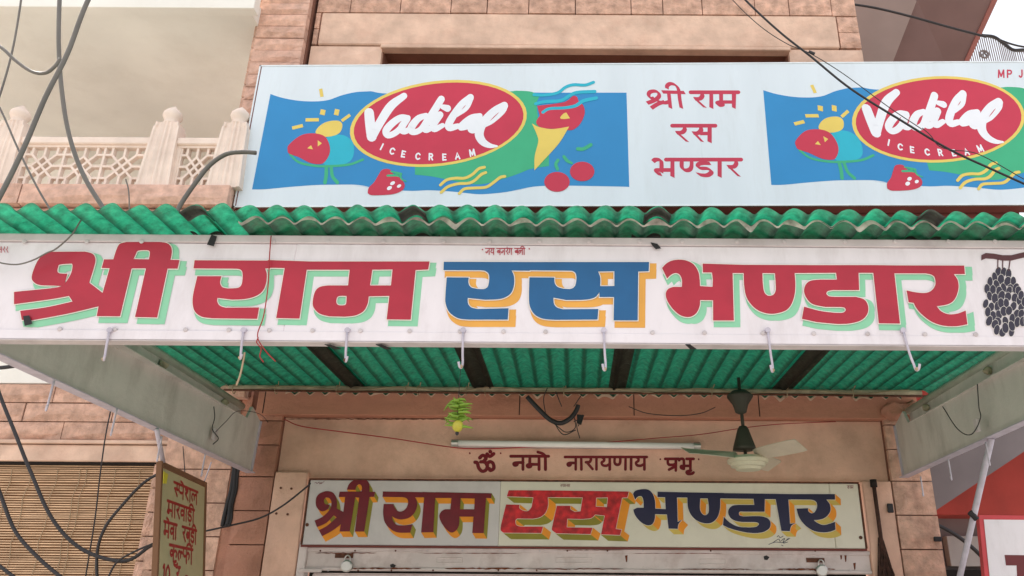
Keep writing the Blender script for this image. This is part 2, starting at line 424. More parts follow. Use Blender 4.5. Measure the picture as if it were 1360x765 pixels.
# stroke glyphs: header line at y 0, foot at y 1
G = {
 'ra': (.52, [[(.33,0),(.37,.2),(.29,.4),(.1,.42)], [(.14,.42),(.46,.97)]]),
 'aa': (.3, [[(.15,0),(.15,1)]]),
 'ii': (.3, [[(.15,0),(.15,1)], [(.15,0),(.08,-.22),(-.12,-.34),(-.34,-.26),(-.42,-.02)]]),
 'e': (0, [[(-.12,0),(-.22,-.16),(-.44,-.28)]]),
 'o': (.3, [[(.15,0),(.15,1)], [(.15,0),(.02,-.2),(-.2,-.32)]]),
 'ma': (.75, [[(.17,0),(.17,.62)], [(.6,.62),(.17,.62),(.05,.7),(.1,.82),(.22,.78),(.22,.62)], [(.6,0),(.6,1)]]),
 'na': (.7, [[(.55,0),(.55,1)], [(.55,.48),(.25,.48),(.12,.55),(.15,.68),(.26,.66),(.3,.5)]]),
 'ya': (.7, [[(.1,0),(.24,.12),(.24,.32),(.12,.45),(.18,.66),(.38,.7),(.56,.55)], [(.56,0),(.56,1)]]),
 'nna': (.85, [[(.12,0),(.12,.42),(.2,.6),(.34,.6),(.42,.42),(.42,0)], [(.7,0),(.7,1)]]),
 'nn': (.5, [[(.12,0),(.12,.42),(.2,.6),(.34,.6),(.42,.42),(.42,0)]]),
 'pa': (.7, [[(.12,0),(.12,.4),(.2,.58),(.4,.6),(.55,.5)], [(.55,0),(.55,1)]]),
 'pra': (.7, [[(.12,0),(.12,.35),(.2,.5),(.4,.5),(.55,.42)], [(.55,0),(.55,1)], [(.55,.62),(.18,.92)]]),
 'bha': (.8, [[(.02,.12),(.1,0),(.24,.02),(.28,.2),(.28,.75)], [(.28,.6),(.12,.62),(.14,.78),(.28,.85)], [(.28,.6),(.62,.6)], [(.62,0),(.62,1)]]),
 'u': (0, [[(-.15,1.0),(-.36,1.1),(-.3,1.28),(-.08,1.26),(.0,1.16)]]),
 'sha': (.75, [[(.26,.22),(.14,.24),(.08,.12),(.2,.02),(.34,.12),(.3,.38),(.1,.5)], [(.12,.5),(.38,.95)], [(.6,0),(.6,1)]]),
 'shra': (.8, [[(.3,.3),(.14,.34),(.06,.18),(.2,0),(.38,.1),(.36,.4),(.04,.62)], [(.62,.52),(.4,.5),(.14,.88)], [(.36,.4),(.64,.62)], [(.64,0),(.64,1)]]),
 'va': (.65, [[(.52,0),(.52,1)], [(.52,.4),(.25,.32),(.1,.5),(.22,.7),(.52,.56)]]),
 'ba': (.65, [[(.52,0),(.52,1)], [(.52,.4),(.25,.32),(.1,.5),(.22,.7),(.52,.56)], [(.18,.38),(.46,.62)]]),
 'la': (.75, [[(.6,0),(.6,1)], [(.14,.85),(.05,.6),(.1,.36),(.24,.3),(.33,.5),(.33,.7)], [(.33,.45),(.45,.28),(.6,.38)]]),
 'l': (.5, [[(.14,.85),(.05,.6),(.1,.36),(.24,.3),(.3,.5),(.3,.7)], [(.3,.45),(.4,.32),(.5,.38)]]),
 'ka': (.85, [[(.42,0),(.42,1)], [(.42,.45),(.2,.34),(.08,.5),(.2,.68),(.42,.52)], [(.42,.45),(.6,.32),(.74,.46),(.68,.72)]]),
 'pha': (.85, [[(.1,0),(.1,.4),(.2,.57),(.45,.5)], [(.45,0),(.45,1)], [(.45,.42),(.62,.3),(.76,.45),(.7,.7)]]),
 'dda': (.65, [[(.35,0),(.35,.2)], [(.5,.22),(.2,.22),(.1,.38),(.2,.5),(.42,.52),(.55,.7),(.42,.9),(.2,.88),(.1,.75)]]),
 'rra': (.65, [[(.35,0),(.35,.2)], [(.5,.22),(.2,.22),(.1,.38),(.2,.5),(.42,.52),(.55,.7),(.42,.9),(.2,.88),(.1,.75)], [(.34,1.18),(.35,1.2)]]),
 'sa': (.8, [[(.33,0),(.36,.25),(.27,.44),(.1,.45)], [(.14,.45),(.4,.97)], [(.3,.47),(.62,.47)], [(.62,0),(.62,1)]]),
 's': (.42, [[(.3,0),(.33,.25),(.25,.44),(.08,.45)], [(.12,.45),(.36,.95)], [(.28,.47),(.45,.47)]]),
 'ja': (.75, [[(.58,0),(.58,1)], [(.58,.4),(.32,.4),(.32,.62),(.14,.72),(.05,.52)]]),
 'ga': (.6, [[(.15,0),(.15,.5),(.04,.6),(.14,.68)], [(.45,0),(.45,1)]]),
 'dot': (0, [[(-.25,-.22),(-.24,-.2)]]),
 '1': (.35, [[(.05,.15),(.18,0),(.18,1)]]),
 '0': (.55, [[(.25,0),(.06,.3),(.06,.7),(.25,1),(.44,.7),(.44,.3),(.25,0)]]),
 '-': (.35, [[(.05,.55),(.28,.55)]]),
 ' ': (.4, []),
 '"': (.25, [[(.06,-.2),(.08,-.05)], [(.16,-.2),(.18,-.05)]]),
 'om': (1.15, [[(.14,.18),(.34,.03),(.52,.18),(.38,.4),(.2,.43)], [(.36,.42),(.6,.55),(.55,.88),(.3,1.0),(.08,.8),(0,.5),(-.14,.45)],
               [(.55,.58),(.74,.42),(.95,.52),(.98,.82),(.78,.95),(.72,.85)], [(.58,-.04),(.76,.1),(.98,-.06)], [(.77,-.2),(.78,-.18)]]),
}
def text(bm, runs, x, y, h, w, mp, lift=.0015, xs=1.0, wd=None, slope=0, k0=0, nib=None, header=True):
    """runs: words (lists of glyph keys). px coordinates; returns end x"""
    wd = wd or h*.14
    k = k0
    for word in runs:
        hx0 = x; cuts = []
        for g in word:
            adv, sts = G[g]
            for st in sts:
                pts = [(x+q[0]*h*xs+random.uniform(-.01, .01)*h, y+q[1]*h+slope*(x+q[0]*h*xs)+0, wd*random.uniform(.92, 1.08)) for q in st]
                ribbon(bm, pts, mp, lift, k, 4, nib); k += 1
            if g in ('bha',): cuts.append((x, x+.42*h*xs))
            if g in ('shra',): cuts.append((x, x+.46*h*xs))
            if g == 'om': cuts.append((x-.2*h, x+1.2*h*xs))
            x += adv*h*xs
        if header and word and word[0] not in ('1', '0', '"', 'om', '-', ' '):
            a = hx0-.04*h
            for c0, c1 in cuts:
                if c0 > a+.05*h: ribbon(bm, [(a, y+slope*a, wd), (c0, y+slope*c0, wd)], mp, lift, k, 0); k += 1
                a = c1
            ribbon(bm, [(a, y+slope*a, wd), (x, y+slope*x, wd)], mp, lift, k, 0); k += 1
        x += w
    return x

# latin stroke glyphs, box 0..1
LG = {
 'I': (.3, [[(.15,0),(.15,1)]]), 'C': (.75, [[(.68,.2),(.4,.02),(.1,.25),(.08,.7),(.35,.98),(.66,.82)]]),
 'E': (.65, [[(.1,0),(.1,1)], [(.1,.05),(.58,.05)], [(.1,.5),(.5,.5)], [(.1,.95),(.58,.95)]]),
 'R': (.7, [[(.1,0),(.1,1)], [(.1,.05),(.45,.05),(.6,.28),(.45,.52),(.1,.52)], [(.35,.52),(.62,1)]]),
 'A': (.8, [[(.08,1),(.4,0),(.72,1)], [(.2,.68),(.6,.68)]]),
 'M': (.95, [[(.1,1),(.14,0)], [(.14,0),(.46,.85)], [(.46,.85),(.8,0)], [(.8,0),(.84,1)]]),
 'P': (.7, [[(.1,0),(.1,1)], [(.1,.05),(.5,.05),(.62,.28),(.5,.52),(.1,.52)]]),
 'J': (.6, [[(.42,0),(.42,.75),(.25,.97),(.06,.8)]]),
}
def words(name, runs, x, y, h, w, mp, m, par, **k):
    for word in runs:
        b = BM(); x = text(b, [word], x, y, h, w, mp, **k)
        obj(name, b, m, par)
    return x
def latin(bm, ch, x, y, h, w, rot, mp, lift, k, center=True, slant=0):
    adv, sts = LG[ch]
    for st in sts:
        pts = []
        for u, v in st:
            dx = (u-(adv/2 if center else 0))*h+slant*(.5-v)*h; dy = (v-(.5 if center else 0))*h
            pts.append((x+dx*cos(rot)-dy*sin(rot), y+dx*sin(rot)+dy*cos(rot), w))
        ribbon(bm, pts, mp, lift, k, 4 if len(pts) > 3 else 0); k += 1
    return adv*h

# ================================================================== GROUND
g = BM(); vs = [g.verts.new(v) for v in ((-300, -300, 0), (300, -300, 0), (300, 300, 0), (-300, 300, 0))]; g.faces.new(vs)
tag(obj('ground', g, M_pave), kind='structure')
g = BM(); bx(g, -60, 60, -9, -1.5, -.1, .004)
tag(obj('road', g, M_asphalt), kind='structure')
tag(box('pavement', -60, 60, -1.5, 5.5, -.1, .13, M_pave, None, .01), kind='structure')

# ================================================================== SHOP BUILDING
YW = 5.6
ZR = lambda z: CAMZ+z
rockmeshes = []
def rock_mesh(seed, m):
    """unit block: x 0..1, y 0 (face) .. 1, z 0..1, uneven rock face"""
    bm = BM(); nx, nz = 4, 3
    rows = []
    for j in range(nz+1):
        row = []
        for i in range(nx+1):
            e = (i in (0, nx)) or (j in (0, nz))
            u, v = i/nx, j/nz
            if not e: u += random.uniform(-.06, .06); v += random.uniform(-.08, .08)
            d = .12 if e else random.uniform(-.18, .0)
            row.append(bm.verts.new((u, d, v)))
        rows.append(row)
    for j in range(nz):
        for i in range(nx):
            bm.faces.new([rows[j][i], rows[j][i+1], rows[j+1][i+1], rows[j+1][i]])
    b = [bm.verts.new(q) for q in ((0, 1, 0), (1, 1, 0), (1, 1, 1), (0, 1, 1))]
    bm.faces.new([rows[0][i] for i in range(nx, -1, -1)]+[b[0], b[1]])
    bm.faces.new([rows[nz][i] for i in range(nx+1)]+[b[2], b[3]])
    bm.faces.new([rows[j][0] for j in range(nz+1)]+[b[3], b[0]])
    bm.faces.new([rows[j][nx] for j in range(nz, -1, -1)]+[b[1], b[2]])
    me = bpy.data.meshes.new('stone_block'); bm.to_mesh(me); bm.free(); me.materials.append(m)
    return me
RM = {m.name: [rock_mesh(i, m) for i in range(5)] for m in (M_stone, M_stone2, M_stone3, M_stone4)}
def block(x0, x1, z0, z1, y, d, m, parent, gap=.004):
    o = bpy.data.objects.new('stone_block', random.choice(RM[m.name])); COL.objects.link(o)
    o.parent = parent; o.matrix_parent_inverse = Matrix.Translation(-wp(parent))
    o.location = (x0+gap, y+random.uniform(-.004, .004), z0+gap); o.scale = (x1-x0-2*gap, d, z1-z0-2*gap)
    return o
def courses(x0, x1, zs, y, d, m, parent, wmin, wmax):
    for i in range(len(zs)-1):
        x = x0
        while x < x1-1e-3:
            w = random.uniform(wmin, wmax)
            if x+w > x1-wmin*.6: w = x1-x
            block(x, min(x+w, x1), zs[i], zs[i+1], y, d, m, parent)
            x += w

shop = thing('shop_building', 'pink sandstone shop front behind the green canopy, upper wall with a dark window recess', 'building', (0, YW, 0))
XL, XPL, XR = -2.75, -2.30, 2.455        # pillar left, upper pillar right, building right corner
zt = lambda py: zat(py, YW)
# --- upper wall core (behind cladding)
zcan = zt(517)
zw0, zw1 = zt(66), zt(18)
core = BM()
bx(core, XPL, xat(508, 70, YW), YW+.04, YW+.4, zcan+.1, 7)
bx(core, xat(1047, 70, YW), XR-.02, YW+.04, YW+.4, zcan+.1, 7)
bx(core, xat(508, 70, YW), xat(1047, 70, YW), YW+.04, YW+.4, zw0, 7)
bx(core, xat(508, 70, YW), xat(1047, 70, YW), YW+.04, YW+.4, zcan+.1, zt(250))
obj('wall_core', core, M_mortar, shop)
# side return of the building on the right and the interior
box('side_wall', XR-.26, XR-.02, YW+.401, 8, 0, 7, M_wall2, shop)
box('recess_back', xat(508, 70, YW), xat(1047, 70, YW), YW+.2, YW+.38, zt(250), zw0, M_plaster, shop)
# long pale stone
box('long_lintel_stone', xat(425, 40, YW), xat(1112, 40, YW), YW-.012, YW+.05, zt(62), zt(20), M_stone3, shop, .01)
box('window_head', xat(506, 66, YW), xat(1049, 66, YW), YW-.03, YW+.06, zt(67.5), zt(62.5), M_stone3, shop, .006)
# blocks beside it
for (a, b) in ((62, 41), (41, 20)):
    block(xat(1113, 40, YW), XR, zt(a), zt(b), YW-.012, .06, M_stone, shop)
    block(XPL, xat(424, 40, YW), zt(a), zt(b), YW-.012, .06, M_stone, shop)
# frame stones either side of the window
for (x0, x1) in ((XPL, xat(507, 75, YW)), (xat(1048, 75, YW), XR)):
    z = zt(64)
    while z > zcan+.3:
        h = .3
        block(x0, x1, z-h, z, YW-.012, .06, M_stone3, shop); z -= h
# top courses
zs = [zt(19)+i*.27 for i in range(7)]
courses(XPL, XR, zs, YW-.012, .06, M_stone, shop, .28, .52)
# --- sign fixing board (red oxide strip under the board)
box('red_oxide_rail', xat(318, 280, 5.45), 3.4, 5.45, 5.52, zat(300, 5.45), zat(268, 5.45), M_redbrown, shop)
# --- pillar on the left of the upper wall: narrow courses
pil = thing('stone_pillar', 'rock-faced sandstone pillar rising between the balcony and the ice cream board', 'pillar', (-2.5, YW, 0))
box('core', XL+.02, XPL-.02, YW-.03, YW+.4, zcan-.08, 7, M_mortar, pil)
z = zcan-.1
while z < 7:
    block(XL, XPL-.03, z, z+.125, YW-.11, .1, M_stone4, pil, .003); z += .125
# pillar side facing the balcony
z = zcan+.8
while z < 7:
    b_ = BM(); bx(b_, XL-.02, XL+.015, YW-.1+.006, YW+.38, z+.004, z+.121, .005); obj('side_stone', b_, M_stone, pil); z += .125

# --- lower facade
low = thing('shop_front_surround', 'beige recessed panel, reddish lintel and pale jambs framing the rolled shutter', 'door surround', (0, YW, 0))
xa, xb = xat(375, 556, YW), xat(1175, 556, YW)
ZB0, ZB1 = zt(637), zt(556)
lin = box('red_lintel', XPL+.05, XR-.03, YW-.06, YW+.35, ZB1, zcan+.09, M_lintel, low, .006)
for px in (350, 842, 690, 1008):
    box('lintel_joint', xat(px, 540, YW-.06)-.003, xat(px, 540, YW-.06)+.003, YW-.062, YW-.05, ZB1+.01, zcan+.06, M_black, low, 0)
box('panel', xa, xb, YW+.02, YW+.3, ZB0, ZB1-.002, M_plaster, low, .003)
# jambs
xj0, xj1 = xat(366, 640, YW), xat(409, 640, YW)
xk0, xk1 = xat(1143, 640, YW), xat(1181, 640, YW)
box('jamb', xj0, xj1, YW-.03, YW+.3, .13, zt(630), M_plaster, low, .006)
box('jamb', xk0, xk1, YW-.03, YW+.3, .13, zt(637), M_plaster, low, .006)
for px, py in ((373, 648), (387, 649), (367, 682), (382, 683)):
    c = P(px, py, YW-.032)
    tube_b = BM(); tube(tube_b, [c+Vector((0, .002, 0)), c+Vector((0, -.003, 0))], .008, 10); obj('bolt_head', tube_b, M_rust, low)
# pilasters with stone blocks
pl = thing('left_pilaster', 'shaded stone block pilaster left of the shutter below the canopy', 'pilaster', (-2.2, YW, 0))
pr = thing('right_pilaster', 'stone block pilaster at the right corner of the shop below the canopy', 'pilaster', (2.3, YW, 0))
zjs = [727+45*4, 727+45*3, 727+90, 727+45, 727, 682, 637, 595, 563, 548]
zl = [max(.13, zt(p)) for p in zjs]
zl[0] = zl[0]; zl = [z for z in zl]
box('core', xk1+.002, XR-.02, YW+.0, YW+.39, .13, zcan, M_mortar, pr)
box('core', XL+.02, xj0-.002, YW+.0, YW+.39, .13, zcan, M_mortar, pl)
lo = [.13, .4, .66, .92, 1.17, 1.41]+[z for z in zl if z > 1.45]
for i in range(len(lo)-1):
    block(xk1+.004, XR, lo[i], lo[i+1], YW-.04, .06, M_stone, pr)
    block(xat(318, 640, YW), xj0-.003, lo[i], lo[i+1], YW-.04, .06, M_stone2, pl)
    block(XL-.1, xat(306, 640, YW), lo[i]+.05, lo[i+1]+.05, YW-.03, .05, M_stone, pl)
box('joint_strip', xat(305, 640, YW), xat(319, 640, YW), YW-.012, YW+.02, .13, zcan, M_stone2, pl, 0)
b_ = BM()
for dx, r_ in ((-.012, .014), (.01, .016), (.028, .01)):
    tube(b_, [(xat(312, 640, YW)+dx+random.uniform(-.01, .01), YW-.035, zt(p_)) for p_ in (615, 635, 655, 675, 692, 703)], r_, 7, 2)
obj('black_bundle', b_, M_tape, pl, True)  # short black cable bundle filling the blackened gap
# lump of cement at the right corner under the sheets
b_ = BM(); c = P(1195, 545, YW-.1)
bmesh.ops.create_icosphere(b_, subdivisions=3, radius=1, matrix=Matrix.Translation(c) @ Matrix.Diagonal((.13, .05, .05, 1)))
for v in b_.verts: v.co += Vector((noise.noise(v.co*14), noise.noise(v.co*14+Vector((5, 0, 0))), noise.noise(v.co*14+Vector((0, 7, 0)))))*.05
obj('cement_lump', b_, M_stone2, pr, True)

# --- wall on the left with blind window
YV = 5.72
left = thing('left_shop_wall', 'sandstone wall with banded lintel above the bamboo blind', 'wall', (-4.4, YV, 0))
zv = lambda py: zat(py, YV, 150)
wx1 = xat(206, 618, YV)
box('core', -7, XL-.1, YV+.06, YV+.4, zv(614), zv(420), M_mortar, left)
box('core', wx1+.01, XL+.1, YV+.06, YV+.4, .13, zv(614), M_mortar, left)
box('plaster_band', -7, XL-.1, YV-.0, YV+.05, zv(510), zv(430), M_cream, left)
box('lintel_moulding', -7, xat(272, 600, YV), YV-.03, YV+.06, zv(614), zv(592), M_stone3, left, .006)
box('lintel_fillet', -7, xat(272, 588, YV), YV-.05, YV+.06, zv(591), zv(586), M_stone3, left, .004)
courses(-7, XL-.11, [zv(585), zv(561), zv(536), zv(511)], YV-.02, .08, M_stone, left, .55, .95)
courses(wx1, XL-.11, [.13, .38, .62, .86, 1.1, 1.34, 1.58]+[zv(p) for p in (745, 712, 680, 648, 616)], YV-.02, .08, M_stone, left, .2, .35)
# window frame
box('window_header', -7, wx1, YV-.01, YV+.05, zv(616.5), zv(614.5), M_black, left, 0)
box('window_interior', -7, wx1, YV+.2, YV+.22, .5, zv(614), M_black, left, 0)
# blind
bl = thing('bamboo_blind', 'rolled-down bamboo reed blind in the left window, cables hanging in front', 'blind', (-4, YV, 1))
b_ = BM(); z = zv(617)-.004; i = 0
while z > .95:
    sag = .006*sin(i*.31)
    y0 = YV+.05+.004*sin(i*1.7)
    x = -6.4
    xe = wx1-.01
    vs = []
    r = .0052
    dz = random.uniform(-.002, .002)
    for s in (0, 1):
        xx = x if s == 0 else xe
        zz = z+dz*(1 if s else -1)+sag*s
        vs.append([b_.verts.new((xx, y0+cos(a)*r, zz+sin(a)*r)) for a in (pi/4, 3*pi/4, 5*pi/4, 7*pi/4)])
    for k in range(4): b_.faces.new([vs[0][k], vs[0][(k+1) % 4], vs[1][(k+1) % 4], vs[1][k]])
    z -= .0165; i += 1
tag(obj('reeds', b_, M_reed, bl), kind='stuff')
for px in (-20, 12, 38, 73, 103, 112, 150, 183):
    q = P(px, 640, YV+.04)
    b_ = BM(); 
    tube(b_, [(q.x+.012*sin(j*2.2), YV+.038, zv(622)-j*.1) for j in range(10)], .0025, 5)
    obj('binding_string', b_, M_twine, bl)
box('blind_backing', -6.4, wx1-.01, YV+.075, YV+.08, .9, zv(617), mat('blind_shade_side', (150, 112, 78), .9), bl, 0)

# ================================================================== SHUTTER
sh = thing('rolling_shutter', 'closed off-white steel rolling shutter with rust streaks below the inner signboard', 'shutter', (0, YW, 0))
sx0, sx1 = xat(409, 730, YW+.03)-.0, xk0-.0
z0s, z1s = zt(760), zt(729)
box('cover_box', sx0+.01, sx1-.002, YW-.005, YW+.1, z0s, z1s, M_shutter, sh, .006)
box('top_flange', sx0+.01, sx1-.002, YW-.016, YW-.005, zt(735), z1s-.002, M_shutter, sh, .003)
box('bottom_flange', sx0+.01, sx1-.002, YW-.016, YW-.005, z0s+.002, zt(755.5), M_shutter, sh, .003)
# slats
z = z0s-.01; b0 = BM(); bx(b0, sx0+.05, sx1-.05, YW+.03, YW+.045, 0, .07, .01); mslat = bpy.data.meshes.new('slat'); b0.to_mesh(mslat); b0.free(); mslat.materials.append(M_shutter)
while z > .2:
    z -= .074
    o = bpy.data.objects.new('slat', mslat); COL.objects.link(o); o.parent = sh; o.matrix_parent_inverse = Matrix.Translation(-wp(sh)); o.location = (0, 0, z)
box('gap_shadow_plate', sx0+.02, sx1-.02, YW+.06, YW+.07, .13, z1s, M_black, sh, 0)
box('guide_rail', sx0-.04, sx0+.012, YW-.035, YW+.06, .13, zt(722), M_shutter, sh)
box('guide_bracket', sx0-.02, sx0+.13, YW-.045, YW-.036, zt(763), zt(758), M_shutter, sh)
def bolt(px, py, r=.006, m=M_rust, y=YW-.016, par=sh):
    c = P(px, py, y); b = BM(); tube(b, [c+Vector((0, .003, 0)), c+Vector((0, -.004, 0))], r, 8); return obj('rivet', b, m, par)
for px in list(range(430, 1140, 47)):
    bolt(px+random.uniform(-6, 6), 731.5, .006, M_trim if random.random() < .6 else M_rust)
    bolt(px+random.uniform(-6, 6), 757.5, .006, M_trim if random.random() < .6 else M_rust)
# flat rust streaks on the cover (irregular thin patches)
def blotch(px0, px1, py, th, y, m, par, name, n=26, lift=.001):
    up = []; dn = []
    for i in range(n+1):
        x = px0+(px1-px0)*i/n
        e = max(0, sin(pi*i/n))**.3
        up.append((x, py-th*e*random.uniform(.1, 1))); dn.append((x, py+th*e*random.uniform(.1, 1)))
    return fill(name, [up+dn[::-1]], front(y), m, par, lift)
for a, b, py, th in ((418, 500, 734.5, 1.0), (560, 690, 735, .8), (400+60, 560, 755, 1.6), (590, 700, 755.3, 1.8), (700, 830, 755.8, 1.3), (900, 1000, 756, 1.0), (1030, 1110, 756, 1.6), (840, 960, 735, .6), (735, 830, 730.6, .7)):
    blotch(a, b, py, th, YW-.016, M_rustspot, sh, 'rust_streak')
for px, py, h in ((1117, 738, 9), (1123, 740, 11), (1135, 752, 8), (832, 742, 8)):
    fill('rust_streak', [[(px-2, py-h*.5), (px+1.5, py-h*.6), (px+1, py+h*.5), (px-.5, py+h*.6)]], front(YW-.005), M_rustspot, sh, .001)
# slots
for px, py, wd in ((597, 744, 34), (762, 744, 48), (946, 746, 34)):
    o = [(px-wd/2, py-3.2), (px+wd/2, py-3.2), (px+wd/2, py+3.2), (px-wd/2, py+3.2)]
    b_ = BM(); pts = [P(x, y, YW-.005) for x, y in o]
    tube(b_, pts+[pts[0]], .004, 6); obj('slot_rim', b_, M_shutter, sh)
# hasps and padlocks
for px, py in ((461, 752), (1091, 758)):
    k = thing('padlock', ('round steel padlock on the left end of the shutter cover' if px < 700 else 'round steel padlock on the right end of the shutter cover'), 'padlock', P(px, py, YW-.03), 'padlocks on the shutter')
    c = P(px, py, YW-.02)
    b_ = BM(); tube(b_, [c, c+Vector((0, -.012, 0)), c+Vector((0, -.02, 0)), c+Vector((0, -.024, 0))], lambda t: .038 if t < .9 else .03, 20); obj('lock_body', b_, M_steel, k, False)
    b_ = BM(); tube(b_, [c+Vector((-.018, -.01, .03)), c+Vector((-.016, -.01, .055)), c+Vector((0, -.01, .068)), c+Vector((.016, -.01, .055)), c+Vector((.018, -.01, .03))], .005, 8, 3); obj('shackle', b_, M_steel, k)
    b_ = BM(); bx(b_, c.x-.09, c.x+.03, YW-.014, YW-.006, c.z+.052, c.z+.08); obj('hasp', b_, M_rust, sh)
for px, py in ((522, 752), (1018, 741)):
    fill('lock_hole', [[(px-4, py-2), (px, py-3.5), (px+4, py-1), (px+1, py+3), (px-3, py+2.4)]], front(YW-.005), M_tape, sh, .0015)

# ================================================================== INNER SIGNBOARD (painted)
Z = {'A': (10, 310, 5.667), 'B': (240, 330, 6.956), 'C': (360, 330, 5.667), 'D': (580, 335, 6.956), 'E': (690, 335, 6.953),
     'F': (870, 335, 6.65), 'G': (1050, 335, 5.231), 'H': (405, 630, 8.053), 'I': (500, 640, 8), 'J': (655, 640, 7.158),
     'K': (830, 640, 8), 'L': (980, 640, 8), 'M': (330, 100, 4.5), 'N': (460, 100, 5.667), 'O': (470, 190, 5.913), 'Q': (680, 100, 4.636),
     'T': (1290, 325, 5.886)}
YI = YW-.04
inner = thing('inner_signboard', 'long hand-painted board with maroon and navy Hindi lettering fixed above the shutter', 'signboard', P(770, 725, YI))
q = [P(412, 637, YI), P(1140, 643, YI), P(1149, 729, YI), P(402, 722, YI)]
xi0, xi1 = (q[0].x+q[3].x)/2, (q[1].x+q[2].x)/2; zi0, zi1 = P(770, 726, YI).z, P(770, 640, YI).z
M_cream2 = mat('cream_sign_ground', (222, 214, 196), .45, dirt=.25, dcol=(150, 130, 110), dscale=4, var=.03)
M_grey2 = mat('grey_white_sign_ground', (208, 200, 198), .45, dirt=.25, dcol=(130, 120, 118), dscale=4, var=.03)
xm = xat(663, 690, YI)
box('board_panel', xi0, xm, YI, YI+.03, zi0, zi1, M_grey2, inner, .003)
box('board_panel', xm+.001, xat(1106, 690, YI), YI, YI+.03, zi0, zi1, M_cream2, inner, .003)
box('board_panel', xat(1106, 690, YI)+.003, xi1, YI, YI+.03, zi0, zi1, M_cream2, inner, .003)
box('board_frame', xi0-.008, xi1+.008, YI-.006, YI+.03, zi1+.001, zi1+.012, M_rust, inner, .002)
box('board_frame', xi0-.008, xi1+.008, YI-.006, YI+.03, zi0-.014, zi0-.001, M_redbrown, inner, .002)
box('board_frame', xi0-.012, xi0-.001, YI-.006, YI+.03, zi0, zi1, M_rust, inner, .002)
box('board_frame', xi1+.001, xi1+.012, YI-.006, YI+.03, zi0, zi1, M_rust, inner, .002)
def letter(name, par, mp, strs, col, off, pick, smats, outline=0, base=.0006, shade_name='shade'):
    cons = [smooth_contour(parse(s, Z)) for s in strs]
    kk = letter.k*.00009
    bm = BM()
    o2 = [inflate(c, outline*.8, i > 0) for i, c in enumerate(cons)] if outline else cons
    if pick: sweep(bm, o2, off, mp, base+kk*.5, pick, smats)
    else:
        for q_, (fx_, fy_) in enumerate(((1, .12), (.12, 1))):
            e_ = fill(None, [[(x+off[0]*fx_, y+off[1]*fy_) for x, y in c] for c in cons], mp, None, None, base*.6+.00003*(q_+1)+kk)
            me = bpy.data.meshes.new('tmp'); e_.to_mesh(me); e_.free(); bm.from_mesh(me); bpy.data.meshes.remove(me)
    far = fill(None, [[(x+off[0], y+off[1]) for x, y in c] for c in cons], mp, None, None, base*.6+kk*(.25 if pick else 1))
    me = bpy.data.meshes.new('tmp'); far.to_mesh(me); far.free(); n0 = len(bm.faces); bm.from_mesh(me); bpy.data.meshes.remove(me)
    bm.faces.ensure_lookup_table()
    for f in list(bm.faces)[n0:]: f.material_index = 0
    me = bpy.data.meshes.new(name)
    for m in smats: me.materials.append(m)
    bm.to_mesh(me); bm.free()
    L = fill(name, cons, mp, col, par, base+.0036+letter.k*.00015)
    s = bpy.data.objects.new(shade_name, me); COL.objects.link(s); s.parent = L; s.matrix_parent_inverse = Matrix()
    if outline:
        bo = BM(); lf = base+.0019+letter.k*.00015
        for i, c in enumerate(cons):
            A = inflate(c, outline, i > 0); B = inflate(c, -.5, i > 0)
            va = [bo.verts.new(mp(x, y, lf)) for x, y in A]; vb = [bo.verts.new(mp(x, y, lf)) for x, y in B]
            for j in range(len(c)):
                try: bo.faces.new([va[j], va[(j+1) % len(c)], vb[(j+1) % len(c)], vb[j]])
                except ValueError: pass
        fo = obj('outline', bo, M_line)
        fo.parent = L; fo.matrix_parent_inverse = Matrix()
    letter.k = (letter.k+1) % 11
    return L
letter.k = 0
mI = front(YI)
pk = lambda nx, ny: 1 if nx > abs(ny)*1.0 else 0
I_MAR = [
 'H: 195,190 240,180 295,192 330,235 345,300 342,365! 412,402! 432,243! 362,243! 373,185! 545,185! 606,183! 612,140 590,108 560,120 540,168! 450,165! 470,110 510,70 570,52 630,52 675,75 692,120 690,187! 752,187! 742,240! 692,243! 635,612! 535,612! 582,250! 540,245! 480,610! 372,612! 385,535! 300,600 185,662! 150,598! 240,550 340,460! 310,440! 230,520 130,565! 105,495! 180,460 240,410 275,360 285,300 265,258 225,250 205,285 220,318 265,325! 250,370 190,397 140,370 118,320 122,255 150,212',
]
letter('letter', inner, mI, I_MAR, M_maroon, (4.4, 7.4), pk, [M_orange, M_olive])
letter('letter', inner, mI, ['I: 70,103! 500,110! 500,165! 412,165! 430,205 433,260 405,330 350,380 270,400 210,390 165,365! 175,410 215,455 270,463 330,460 385,450! 360,540! 230,538 150,500 90,430 72,330 78,235! 182,235! 195,275 240,315 290,305 325,265 338,210 320,175 280,163! 65,160!'], M_maroon, (4.4, 7.4), pk, [M_orange, M_olive])
letter('letter', inner, mI, ['I: 490,108! 640,112! 640,172! 625,172! 605,535! 475,538! 508,165! 490,165!'], M_maroon, (4.4, 7.4), pk, [M_orange, M_olive])
letter('letter', inner, mI, ['I: 630,110! 1225,122! 1220,175! 1165,172! 1140,545! 1018,543! 1032,370! 882,370! 880,440 860,500 810,538 760,520 700,450 668,370 690,315 730,292! 785,292! 798,172! 630,172!',
   'I: 895,175! 1045,178! 1040,292! 888,292!'], M_maroon, (4.4, 7.4), pk, [M_orange, M_olive])
letter('letter', inner, mI, ['J: 148,80! 560,82! 560,148! 520,148! 522,220 500,290 450,335 380,352! 230,350! 212,370 220,410 260,425! 475,425! 458,488! 100,485! 72,460 75,410! 122,215! 252,218! 250,250 290,275 335,275 365,240! 382,148! 130,140!'], M_red2, (10, 8), pk, [M_olive, M_orange], .5)
